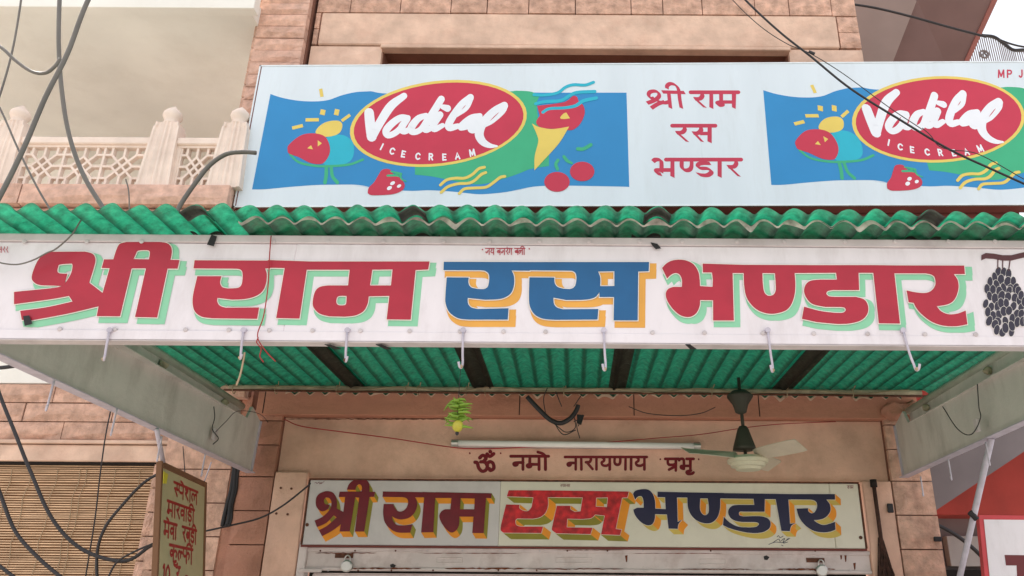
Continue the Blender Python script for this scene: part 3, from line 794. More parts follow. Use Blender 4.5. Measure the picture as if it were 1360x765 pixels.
letter('letter', inner, mI, ['J: 550,82! 1290,92! 1275,150! 1225,152! 1165,448! 1220,455! 1205,507! 1025,500! 1060,322! 970,312! 930,345 850,355! 705,352! 700,432! 945,437! 925,498! 600,490! 560,460 560,430! 605,228! 737,228! 735,260 775,285! 830,280! 850,150! 550,148!',
   'J: 980,152! 1090,150! 1080,240! 975,235!'], M_red2, (10, 8), pk, [M_olive, M_orange], .5)
NV = (7.6, 7)
letter('letter', inner, mI, ['K: 85,130! 110,95 180,78 250,85 295,130 318,200 322,285! 432,290! 425,165! 345,163! 345,105! 670,112! 670,168! 552,168! 560,425! 605,405! 568,450 560,500! 462,498! 445,348! 320,345! 315,400 290,450 240,463 170,430 110,360 88,295! 130,275! 198,275! 195,200 175,155 135,160 108,192!'], M_navy, NV, pk, [M_straw, M_orange], .5)
letter('letter', inner, mI, ['K: 660,112! 1050,118! 1050,178! 1012,178! 1008,290 980,380 920,435 840,440 760,410 700,350 668,270 662,168!',
   'K: 800,178! 878,178! 890,270 885,330 850,355 815,335 795,280'], M_navy, NV, pk, [M_straw, M_orange], .5)
letter('letter', inner, mI, ['L: -170,120! 440,128! 400,185! 285,185! 282,318! 60,318! 15,320 15,355 60,368! 230,365 310,385 345,430 335,490 280,530 200,545 100,540 0,520 -100,490 -160,460! -150,372! -90,430 0,475 120,485! 190,478 222,450 200,432 150,428! 20,425 -60,400 -100,350 -100,295 -60,255 0,245! 172,245! 165,182! -170,178!'], M_navy, NV, pk, [M_straw, M_orange], .5)
letter('letter', inner, mI, ['L: 395,128! 560,130! 560,190! 535,190! 552,445! 608,440! 565,470 550,525! 460,522! 400,185! 385,180!'], M_navy, NV, pk, [M_straw, M_orange], .5)
letter('letter', inner, mI, ['L: 545,130! 1028,130! 1030,190! 938,190! 975,240 980,310 940,370 880,400 805,408! 850,440 920,458 1030,425! 1035,508! 980,530 900,538 800,520 710,460 650,380 620,285! 745,280! 745,310 780,335 815,320 838,270 835,225 810,200 770,190! 545,188!'], M_navy, NV, pk, [M_straw, M_orange], .5)
# small scribbles: signatures and corner notes
b_ = BM(); k = 0
for st in ([(418, 641.5), (420, 640.5), (421, 642.5), (424, 640), (424, 643), (427, 640.5), (426, 643), (431, 639)],):
    ribbon(b_, [(x, y, .5) for x, y in st], mI, .001, k); k += 1
obj('scribble', b_, M_maroon, inner)
words('small_word', [['sa', 'ra', 'ma']], 1125, 645, 4, 1, mI, M_maroon, inner, lift=.001, wd=.55)
words('small_word', [['ja', 'ya', 'ma', 'na', 'ma']], 744, 643, 3.6, 1, mI, M_maroon, inner, lift=.001, wd=.45)
b_ = BM(); k = 0
for st in ([(1021, 723), (1030, 720), (1040, 720.5), (1047, 715)], [(1026, 721), (1034, 716), (1036, 719), (1042, 715), (1040, 721), (1046, 720)], [(1032, 713), (1034, 711.5), (1036, 714), (1040, 712)], [(1038, 724), (1040, 725)], [(1044, 718), (1049, 715)]):
    ribbon(b_, [(x, y, .8) for x, y in st], mI, .001, k); k += 1
obj('painter_signature', b_, M_navy, inner)
for px, py in ((408, 697), (1143, 714)):
    bolt(px, py, .012, M_rust, YI-.0, inner)

# wall writing
mW = front(YW+.02)
words('word', [['om']], 634, 604, 22, 0, mW, M_maroon, low, lift=.001, xs=1.0, wd=4.8)
words('word', [['na', 'ma', 'o']], 679, 606, 17.5, 0, mW, M_maroon, low, lift=.001, xs=1.62, wd=4.0)
words('word', [['na', 'aa', 'ra', 'aa', 'ya', 'nna', 'aa', 'ya']], 751, 607, 16.5, 0, mW, M_maroon, low, lift=.001, xs=1.5, wd=3.6)
words('word', [['pra', 'bha', 'u']], 884, 609.5, 15.5, 0, mW, M_maroon, low, lift=.001, xs=1.6, wd=3.8)
for x, y in ((623, 600), (664, 600), (876, 608), (927, 608)):
    words('quote_mark', [['"']], x, y+3, 8, 0, mW, M_maroon, low, lift=.001, wd=1.2)

for a, b, py, th in ((380, 640, 556.5, 1.6), (700, 1000, 556.2, 1.2), (980, 1170, 557, 2.2)):
    blotch(a, b, py, th, YW+.02, mat('grime', (128, 92, 76), .95, var=.3, vscale=30), low, 'grime_line', 60)

# ================================================================== CANOPY
YS0, YS1 = 2.79, 5.52
ZS = CAMZ+1.455
AMP, LAM = .0185, .107
def wavez(x): return AMP*(2*math.sqrt(cos(pi*x/LAM)**2+.03)-1.1)
can = thing('canopy', 'green corrugated fibreglass canopy with grey side beams over the shop front', 'canopy', (0, YS1, ZS))
def corr(name, x0, x1, y0, y1, dz, m, amp=AMP, th=.003, jag=.004, tip=0, zslope=.01):
    bm = BM(); nx = max(4, int((x1-x0)/LAM*14)); ys = [y0, y0+.05, y0+.3, (y0+y1)/2, y1-.2, y1] if y1-y0 > .55 else [y0, (y0+y1)/2, y1]
    ph = 2*pi/LAM
    top = []; bot = []
    for j, y in enumerate(ys):
        rt = []; rb = []
        for i in range(nx+1):
            x = x0+(x1-x0)*i/nx
            yy = y
            if j in (0, len(ys)-1): yy += jag*noise.noise(Vector((x*9, j*3.1, dz*100)))*3
            z = ZS+dz+wavez(x)+(.006*noise.noise(Vector((x*2, y*1.3, 4))))
            if j == 0: z += .004*noise.noise(Vector((x*20, 1, dz*50)))*2
            rt.append(bm.verts.new((x, yy, z+th))); rb.append(bm.verts.new((x, yy, z)))
        top.append(rt); bot.append(rb)
    for j in range(len(ys)-1):
        for i in range(nx):
            bm.faces.new([bot[j][i], bot[j+1][i], bot[j+1][i+1], bot[j][i+1]])
    # rim strip at both ends gives visible thickness
    for j in (0, len(ys)-1):
        for i in range(nx): bm.faces.new([bot[j][i], bot[j][i+1], top[j][i+1], top[j][i]])
    return obj(name, bm, m, can, True)
edges = [-2.58, -1.50, -.62, .27, 1.42, 2.58]
for i in range(len(edges)-1):
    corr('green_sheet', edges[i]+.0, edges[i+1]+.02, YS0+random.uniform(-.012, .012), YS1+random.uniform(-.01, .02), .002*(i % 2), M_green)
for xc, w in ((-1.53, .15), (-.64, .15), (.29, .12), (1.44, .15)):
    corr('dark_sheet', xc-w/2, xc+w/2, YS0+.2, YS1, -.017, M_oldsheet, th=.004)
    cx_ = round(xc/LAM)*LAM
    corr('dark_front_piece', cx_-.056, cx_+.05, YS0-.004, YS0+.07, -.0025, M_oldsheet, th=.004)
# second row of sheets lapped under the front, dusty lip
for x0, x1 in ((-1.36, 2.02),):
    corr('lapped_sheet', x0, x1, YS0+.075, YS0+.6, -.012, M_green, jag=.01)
def lip(x0, x1, y, dz, m, wmin, wmax, name='dust_line'):
    bm = BM(); n = int((x1-x0)/LAM*14); ph = 2*pi/LAM; A = []; B = []
    for i in range(n+1):
        x = x0+(x1-x0)*i/n; z = ZS+dz+wavez(x)
        w = wmin+(wmax-wmin)*max(0, noise.noise(Vector((x*11, y, 2)))*2.2)
        A.append(bm.verts.new((x, y, z+.002))); B.append(bm.verts.new((x, y+.001, z-w)))
    for i in range(n): bm.faces.new([A[i], A[i+1], B[i+1], B[i]])
    return obj(name, bm, m, can)
for x0, x1 in ((-1.35, 2.0),):
    lip(x0, x1, YS0+.066, -.012, M_dust, .006, .026)
lip(-2.05, 2.3, 5.515, -.032, M_stone3, .006, .022, 'mortar_fillet')
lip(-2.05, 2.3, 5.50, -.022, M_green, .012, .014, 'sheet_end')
# roof rail poles along the wall
zr = zat(519, 5.4)
b_ = BM(); tube(b_, [(XL+.35, 5.4, zr+.005), (-1, 5.39, zr-.002), (0.6, 5.4, zr+.003), (2.4, 5.4, zr)], .021, 8); obj('wall_rail', b_, M_bamboo, can, True)
b_ = BM(); tube(b_, [(XL+.33, 5.36, zr-.022), (-.8, 5.36, zr-.03), (.7, 5.37, zr-.022), (2.42, 5.37, zr-.03)], .008, 6, 3); obj('thin_rail', b_, M_rust, can, True)
for px in (312, 368, 449, 540, 556, 620, 645, 749, 944, 1043, 1130):
    x = xat(px, 520, 5.4); b_ = BM()
    tube(b_, [(x, 5.38+.03*cos(a), zr-.01+.033*sin(a)) for a in [i*pi/4 for i in range(9)]]+[(x+.02, 5.35, zr+.04)], .0035, 5); obj('twine_tie', b_, M_twine, can)
b_ = BM(); pts = [(x/10, 5.36+.01*sin(x*1.3), zr-.005+.014*sin(x*.9)) for x in range(-23, 24)]
tube(b_, pts, .003, 5, 2); obj('tie_wire', b_, M_twine, can)
# side beams: tapered sheet panels with flange, stiffener and top pipe
def side(sgn):
    X = 2.2*sgn if sgn < 0 else 2.235
    nm = 'left' if sgn < 0 else 'right'
    zb_w, zb_f = CAMZ+.865, CAMZ+.93
    XF = 2.29*sgn
    pts = [(X, 5.50, zb_w-.0), (X, 5.53, CAMZ+1.22), (X, 5.36, CAMZ+1.285), (X, 5.30, CAMZ+1.19), (XF, 2.99, CAMZ+1.19), (XF, 2.99, zb_f)]
    b = BM(); prism(b, pts, (.02*sgn, 0, 0)); o = obj('side_panel', b, M_beam, can)
    b = BM(); prism(b, [(X-.03*sgn, 5.5, zb_w), (X-.03*sgn, 5.5, zb_w-.006), (XF-.03*sgn, 2.99, zb_f-.006), (XF-.03*sgn, 2.99, zb_f)], (.06*sgn, 0, 0)); obj('bottom_flange', b, M_wpipe, can)
    b = BM(); prism(b, [(X-.012*sgn, 5.485, zb_w), (X-.012*sgn, 5.5, zb_w), (X-.012*sgn, 5.53, CAMZ+1.22), (X-.012*sgn, 5.515, CAMZ+1.22)], (.012*sgn, 0, 0)); obj('end_strip', b, M_wpipe, can)
    XO = 2.30*sgn; lo_, hi_ = min(X, XO), max(X, XO)
    b = BM(); bx(b, lo_, hi_, 2.99, 5.30, CAMZ+1.188, CAMZ+1.194); obj('top_flange', b, M_beam, can)
    b = BM(); bx(b, XO-.004, XO+.004, 2.99, 5.40, CAMZ+1.195, CAMZ+1.30); obj('upper_web', b, M_beam, can)
    b = BM(); tube(b, [(XO, 2.99, CAMZ+1.315), (XO, 5.42, CAMZ+1.30)], .024, 14); obj('top_pipe', b, M_pipe, can, True)
    for y in (3.6, 4.25, 5.1):
        b = BM(); bmesh.ops.create_icosphere(b, subdivisions=2, radius=.034, matrix=Matrix.Translation((XO-.02*sgn, y, CAMZ+1.25)) @ Matrix.Diagonal((.5, 1, .7, 1)))
        for v in b.verts: v.co += Vector((noise.noise(v.co*30), noise.noise(v.co*30+Vector((3, 0, 0))), noise.noise(v.co*30+Vector((0, 9, 0)))))*.02
        obj('dirt_clump', b, M_bamboo, can, True)
    # gusset behind the panel
    pass
side(-1); side(1)
def jhook(c, L, r, par, m=M_wpipe, name='hook', lean=0, flip=1, yd=0):
    c = Vector(c); b = BM()
    pts = [c, c+Vector((lean*.5, 0, -L*.55)), c+Vector((lean, 0, -L*.85)), c+Vector((lean+.003*flip, -.006, -L)), c+Vector((lean+.009*flip, -.016, -L*.99)), c+Vector((lean+.013*flip, -.022, -L*.87))]
    tube(b, pts, r, 7, 3); return obj(name, b, m, par, True)
for px, py in ((68, 508), (152, 545), (212, 582), (270, 605)):
    q = PX(px, py, -2.2); jhook(q+Vector((.01, 0, .01)), .13, .0045, can)
for px, py in ((1262, 612), (1312, 590), (1225, 635)):
    q = PX(px, py, 2.2); jhook(q+Vector((-.01, 0, .01)), .12, .0045, can, flip=-1)
# small switch boxes and wires on the beams
for X, px, py in ((-2.2, 283, 577), (2.2, 1300, 565)):
    q = PX(px, py, X); b = BM(); sg = 1 if X < 0 else -1
    bx(b, min(q.x, q.x+sg*.02), max(q.x, q.x+sg*.02), q.y-.02, q.y+.02, q.z-.035, q.z+.035, .004); obj('switch_box', b, M_trim, can)
def wire(name, pts, r, m, parent=None, n=6, sides=6):
    b = BM(); tube(b, pts, r, sides, n); return obj(name, b, m, parent, True)
wire('beam_wire', [PX(x, y, -2.17) for x, y in ((284, 540), (285, 555), (282, 570), (290, 582), (283, 590))], .003, M_tape, can)
wire('beam_wire', [PX(x, y, -2.16) for x, y in ((286, 574), (300, 560), (316, 546), (345, 550), (360, 566))], .002, M_cable, can)
wire('beam_wire', [PX(x, y, 2.16) for x, y in ((1298, 510), (1300, 540), (1302, 556), (1290, 577), (1272, 570), (1252, 540))], .003, M_cable, can)

# ================================================================== FASCIA SIGNBOARD
YF = 2.95
fas = thing('fascia_signboard', 'long white hand-painted board with huge red and blue Hindi lettering along the canopy edge', 'signboard', (0, YF, P(765, 455, YF).z))
zf0, zf1 = P(765, 455.5, YF).z, P(765, 316, YF).z
zt0 = P(765, 326.5, YF).z
xsplit = xat(386, 380, YF)
box('board_panel', -2.75, xsplit, YF, YF+.035, zf0, zt0, M_white, fas, .003)
box('board_panel', xsplit-.0005, 2.75, YF-.0015, YF+.035, zf0, zt0, M_white, fas, .003)
box('top_trim', -2.75, 2.75, YF-.008, YF+.03, zt0+.001, zf1, M_trim, fas, .003)
box('bottom_lip', -2.75, 2.75, YF-.006, YF+.05, zf0-.006, zf0+.0-.001, M_trim, fas, .002)
box('lower_strip', -2.75, 2.75, YF-.004, YF-.0016, zf0+.001, P(765, 443, YF).z, M_white, fas, .001)
mF = front(YF)
def red(strs, off=(9, 8.5)): letter('letter', fas, mF, strs, M_red, off, None, [M_mint, M_mint], 1.15, base=.0032)
def blu(strs, off=(10, 9.3)): letter('letter', fas, mF, strs, M_blue, off, None, [M_amber, M_amber], 1.15, base=.0032)
red(['A: 345,143! 300,155 250,190 215,250 190,330 205,370 250,393 330,397! 415,400! 350,415 57,445! 57,537! 330,500 470,475! 497,517! 300,560 103,587! 115,655! 180,660! 450,610 692,553! 678,627! 853,628! 940,268! 1048,268! 966,633! 1132,637! 1210,270! 1285,270! 1300,205! 1232,203! 1242,150 1235,105 1205,78 1150,70! 900,70! 850,85 825,130 803,200! 733,200! 715,265! 775,267! 722,452! 622,375! 665,230 663,180 640,155 590,142!',
     'A: 400,240 470,233 495,238 490,290 470,335 437,385! 458,308! 400,305 383,290 388,258',
     'A: 972,160 990,135 1060,132 1077,150 1070,200! 955,198!'])
red(['B: 135,115! 830,118! 830,190! 785,190! 800,240 795,320 765,395 700,445 600,472 480,478! 345,462! 345,500 370,535 420,552! 730,550! 712,655! 300,650! 200,635 140,590 118,520 122,430 160,262! 383,262! 370,320 390,362 440,375! 530,370 565,345 577,290 575,225 555,200 520,193! 125,190!'])
red(['C: -20,92! 300,103! 300,165! 272,165! 218,532! 43,528! 107,152! -20,150!'])
red(['C: 280,103! 620,103! 1195,103! 1185,163! 1090,168! 1053,540! 873,538! 893,362! 738,365! 730,420 700,475 640,508 560,518! 440,515! 370,495 325,450 318,400 335,330 370,295 430,283! 583,283! 595,165! 280,165!',
     'C: 765,165! 917,163! 905,283! 748,283!', 'C: 500,375 520,362 572,362! 568,420 550,432 510,430 495,410'])
blu(['D: 68,95! 860,97! 860,178! 693,175! 715,230 715,310 690,380 640,420 570,440 450,445! 288,428! 292,480 320,515 380,530! 665,523! 658,628! 300,628! 200,615 120,560 85,480 83,400 95,238! 298,240! 295,290 320,330 380,345! 440,345 475,320 487,250 480,205 450,180 410,173! 65,172!'])
blu(['E: -10,97! 1195,97! 1192,182! 1095,185! 1090,635! 868,635! 872,420! 738,420! 738,375! 700,420 640,440 560,447! 430,447! 313,425! 318,480 345,515 400,532! 728,530! 720,627! 330,630! 220,620 140,580 95,500 88,400 92,238! 322,240! 325,290 350,325 400,342! 470,345 510,320 525,260 520,205 490,180 450,177! -10,172!',
     'E: 725,185! 875,182! 875,318! 745,320! 745,240'])
red(['F: 60,145! 100,105 150,80 215,72 280,82 340,115 380,180 392,250 395,305! 505,312! 508,250! 500,185! 420,185! 418,107! 780,118! 780,190! 682,190! 693,608! 510,608! 510,430! 395,428! 392,480 365,540 320,572 270,577 210,555 150,500 105,430 93,370 115,330 160,312! 235,312! 235,250 215,205 180,190 140,205 105,238!'])
red(['F: 760,118! 1340,120! 1340,190! 1228,190! 1235,290 1228,380 1200,465 1150,520 1060,547 980,545 900,515 840,460 800,390 783,290 780,190! 760,190!',
     'F: 945,190! 1055,192! 1062,290 1060,350 1035,385 990,388 960,355 948,280'])
red(['G: 5,95! 575,95! 575,148! 468,148! 472,268! 290,268! 255,275 245,292 262,310 300,315! 450,315! 510,335 535,385 525,440 480,480 400,500 320,503! 180,490! 75,467! 90,383! 200,412 300,425! 355,425 378,410 370,390 340,385! 240,385! 150,365 105,320 90,270 105,225 140,202 200,195! 318,195! 312,148! 5,150!'])
red(['G: 560,95! 730,97! 730,152! 716,152! 755,500! 608,498! 570,148! 560,148!'])
red(['G: 715,97! 1200,98! 1205,157! 1127,157! 1155,200 1160,260 1135,330 1090,365 1010,380! 1040,415 1090,435 1150,432 1210,410! 1222,505! 1150,518 1060,515 980,490 910,440 870,395 850,357! 815,352! 800,270! 860,283 930,288 975,270 1000,230 995,180 970,160 930,152! 715,152!'], (11, 8))
# small slogan at the top and corner note
words('quote_mark', [['"']], 640, 333, 8, 0, mF, M_red, fas, lift=.0042, wd=.8)
words('small_word', [['ja', 'ya'], ['ba', 'ja', 'ra', 'dot', 'ga'], ['ba', 'la', 'ii']], 645, 330.5, 8.2, 3.0, mF, M_red, fas, lift=.004, xs=1.0, wd=1.05)
words('quote_mark', [['"']], 702, 332, 8, 0, mF, M_red, fas, lift=.0042, wd=.8)
words('small_word', [['e', 'sa', 'ra', 'ra']], -2, 328, 8, 0, mF, M_red, fas, lift=.004, xs=.95, wd=.8, header=False)
# painted bunch of dates hanging from a branch
zo = Z['T']; T = lambda x, y: (zo[0]+x/zo[2], zo[1]+y/zo[2])
br = [(75, 85), (110, 68), (170, 72), (240, 85), (310, 85), (370, 70), (440, 55), (520, 40)]
up = [T(x, y) for x, y in br]; dn = [T(x, y+(42 if i not in (0,) else 40)) for i, (x, y) in enumerate(br)]
fill('painted_branch', [up+dn[::-1]], mF, M_brownpaint, fas, .004)
b_ = BM(); k = 0
for pts in ([(205, 115), (203, 190)], [(243, 118), (241, 195)], [(300, 120), (288, 205)]):
    ribbon(b_, [T(*p)+(1.4,) for p in pts], mF, .004, k, 0); k += 1
obj('painted_stalk', b_, M_brownpaint, fas)
fruits = [(207,213),(248,218),(288,232),(180,258),(228,275),(280,290),(325,290),(143,295),(195,320),(250,340),(305,345),(345,345),(120,350),(165,355),(215,370),(290,365),(365,365),(140,405),(182,425),(232,405),(283,410),(335,420),(375,440),(385,400),
          (108,465),(152,490),(200,485),(228,460),(270,460),(325,485),(385,495),(410,450),(125,530),(170,560),(212,550),(250,525),(290,520),(350,545),(385,545),(135,600),(205,605),(262,600),(315,580),(355,610),(398,605),(180,625),(195,670),(238,690),(262,655),(310,685),(312,640),(440,480),(432,540),(450,420),(425,610)]
b_ = BM(); b2 = BM()
for i, (x, y) in enumerate(fruits):
    px, py = T(x, y); a = random.uniform(-.35, .35); rx, ry = random.uniform(3.3, 4.3), random.uniform(5.2, 6.4)
    for bmx, s, lf in ((b2, 1.14, .0035+i*.00003), (b_, 1.07, .003515+i*.00003)):
        vs = []
        for j in range(12):
            t = 2*pi*j/12; u = cos(t)*rx*s; v = sin(t)*ry*s*(1.0 if sin(t) > 0 else 1.1)
            vs.append(bmx.verts.new(mF(px+u*cos(a)-v*sin(a), py+u*sin(a)+v*cos(a), lf)))
        bmx.faces.new(vs)
obj('painted_dates', b_, M_darkpaint, fas); obj('dates_outline', b2, M_line, fas)
# rivets (shared mesh)
rb = BM(); tube(rb, [(0, 0, 0), (0, -.003, 0), (0, -.0045, 0)], lambda t: .009 if t < .8 else .005, 10); rme = bpy.data.meshes.new('rivet'); rb.to_mesh(rme); rb.free(); rme.materials.append(M_trim)
def rv(px, py, y=YF, par=fas):
    o = bpy.data.objects.new('rivet', rme); COL.objects.link(o); o.parent = par; o.matrix_parent_inverse = Matrix.Translation(-wp(par)); o.location = P(px, py, y)
for px in (35, 115, 190, 362, 437, 512, 586, 650, 715, 780, 846, 910, 980, 1044, 1122, 1186, 1257, 1325): rv(px+random.uniform(-4, 4), 321, YF-.0085)
for px in (82, 150, 245, 305, 358, 418, 476, 545, 608, 668, 728, 868, 938, 1010, 1080, 1156, 1231, 1297): rv(px+random.uniform(-4, 4), 440+(px-600)*.006, YF-.0045)
# hooks along the bottom
for px, L, fl in ((145, .085, 1), (323, .08, 1), (461, .09, 1), (615, .115, -1), (802, .125, -1), (1020, .13, -1), (1200, .125, 1)):
    q = P(px, 441, YF-.012)
    jhook(q, L+.03, .0048, fas, lean=.006 if px < 1100 else .02, flip=fl, name='hanging_hook')
    b_ = BM(); tube(b_, [q+Vector((0, -.004, .008)), q+Vector((0, .01, .008))], .011, 10); obj('hook_boss', b_, M_wpipe, fas)
    b_ = BM(); bmesh.ops.create_icosphere(b_, subdivisions=2, radius=.0075, matrix=Matrix.Translation(q+Vector(((.006 if px < 1100 else .02)+.004*fl, -.012, -L-.027)))); obj('twine_knot', b_, M_twine if px != 461 else M_rust, fas)
# scraps of black tape
for i, pts in enumerate(([(281, 312), (288, 314), (284, 327), (275, 325)], [(864, 322), (873, 324), (878, 330), (871, 331), (866, 326)], [(31, 420), (39, 419), (43, 430), (33, 433)])):
    b_ = BM(); prism(b_, [P(x, y, YF-.0125) for x, y in pts], (0, -.002, 0)); tag(obj('tape_scrap', b_, M_tape, fas))
for px in (438, 506, 917):
    b_ = BM(); q = P(px, 457, YF-.007); prism(b_, [q+Vector((-.02, 0, 0)), q+Vector((.0, 0, 0)), q+Vector((.03, .05, -.002)), q+Vector((.005, .05, -.002))], (0, 0, -.003)); obj('tape_scrap', b_, M_tape, fas)

# things hung from hooks
def hung(name, label, cat, pts, r, m, group=None):
    o = wire(name, pts, r, m, None, 5); return tag(o, label, cat, group)
hung('twine', 'short pale twine dangling from the second hook on the left of the long board', 'string', [P(x, y, YF-.02) for x, y in ((325, 468), (323, 480), (319, 498), (314, 512))], .0035, M_twine)
hung('red_cord', 'red cord hanging down across the long white board beside its first red word', 'cord', [P(x, y, YF-.02) for x, y in ((360, 313), (358, 340), (356, 380), (350, 420), (342, 446), (352, 465), (366, 480))], .0022, M_redwire)  # red cord dangling down over the board
hung('red_ribbon', 'frayed red ribbon end under the long board near the second hook', 'ribbon', [P(x, y, YF-.015) for x, y in ((343, 448), (341, 455), (347, 463), (345, 473), (350, 481))], .0022, M_redwire)

# lemon and chillies
ch = thing('lemon_chilli_charm', 'green chillies and a lemon strung on a thread below the middle hook', 'charm', P(607, 577, YF-.01))
def PC(x, y, d=0): return P(x, y, YF-.012-d)
wire('thread', [PC(613, 478), PC(611, 500), PC(609, 530), PC(607, 575)], .0012, M_tape, ch, 2)
for i in range(24):
    y = 531+i*1.45+random.uniform(-2, 2) if i < 22 else 566
    s = -1 if i % 2 else 1
    L = random.uniform(12, 25)*(.7 if i < 4 else 1)
    tilt = random.uniform(-.2, .55)
    d = random.uniform(-.012, .02)
    p0 = PC(609, y, d); p1 = PC(609+s*L*.5, y-L*tilt*.3, d+.004); p2 = PC(609+s*L*random.uniform(.75, 1.1), y+random.uniform(-7, 11), d)
    b_ = BM(); tube(b_, [p0, p1, p2], lambda t: .0055*(1-t**2)+.0007, 7, 4); obj('chilli', b_, M_chili, ch, True)
b_ = BM(); c = PC(608, 566, .012); bmesh.ops.create_uvsphere(b_, u_segments=16, v_segments=10, radius=.0205, matrix=Matrix.Translation(c) @ Matrix.Diagonal((1, 1, 1.08, 1))); obj('lemon', b_, M_lemon, ch, True)
b_ = BM(); c = PC(607, 575.5, .01); bmesh.ops.create_icosphere(b_, subdivisions=2, radius=.007, matrix=Matrix.Translation(c) @ Matrix.Diagonal((1, 1, 1.2, 1))); obj('charcoal', b_, M_tape, ch, True)

# ================================================================== ICE CREAM BOARD
YB = 5.3
brd = thing('ice_cream_board', 'large pale blue printed ice cream board with two red oval logos above the canopy', 'signboard', P(800, 275, YB))
zb0 = P(310, 275.5, YB).z; zb1 = P(345, 87, YB).z
tilt = (P(1360, 81, YB).z-P(345, 88, YB).z)
xTL, xBL = P(345, 88, YB).x, P(310, 275, YB).x
xRR = 3.9
zTR = zb1+ (P(1360, 81.5, YB).z-zb1)*(xRR-xTL)/(P(1360, 81, YB).x-xTL)
zBR = zb0+ (P(1360, 272.5, YB).z-zb0)*(xRR-xBL)/(P(1360, 272, YB).x-xBL)
cor = [Vector((xBL, YB, zb0)), Vector((xRR, YB, zBR)), Vector((xRR, YB, zTR)), Vector((xTL, YB, zb1))]
b_ = BM(); prism(b_, cor, (0, .12, 0)); obj('board_box', b_, M_redbrown, brd)
xs_ = lambda t: (cor[0].lerp(cor[1], t), cor[3].lerp(cor[2], t))
tcut = (xat(937, 275, YB)-xBL)/(xRR-xBL)
b_ = BM(); a0, a1 = xs_(0.003); c0, c1 = xs_(tcut-.0004)
up_ = Vector((0, 0, .012))
prism(b_, [a0+up_, c0+up_, c1-up_, a1-up_], (0, -.002, 0)); obj('print_sheet', b_, M_board, brd)
b_ = BM(); a0, a1 = xs_(tcut-.0005); c0, c1 = xs_(.997)
prism(b_, [a0+up_, c0+up_, c1-up_, a1-up_], (0, -.002, 0)); obj('print_sheet', b_, M_board, brd)
for a, b in ((0, 1), (1, 2), (2, 3), (3, 0)):
    b_ = BM(); A_ = cor[a]; B_ = cor[b]; n = Vector((0, 0, 1)) if a in (0, 2) else Vector((1, 0, 0))
    s = {0: 1, 1: -1, 2: -1, 3: 1}[a]; w = .011
    prism(b_, [A_+Vector((0, -.006, 0)), B_+Vector((0, -.006, 0)), B_+n*w*s+Vector((0, -.006, 0)), A_+n*w*s+Vector((0, -.006, 0))], (0, .02, 0)); obj('edge_trim', b_, M_alu, brd)
EL = lambda z, cx, cy, rx, ry, a=0, b=0, n=48: [(z[0]+(cx+rx*cos(t)+a*sin(t))/z[2], z[1]+(cy+ry*sin(t)+b*cos(t))/z[2]) for t in [2*pi*i/n for i in range(n)]]
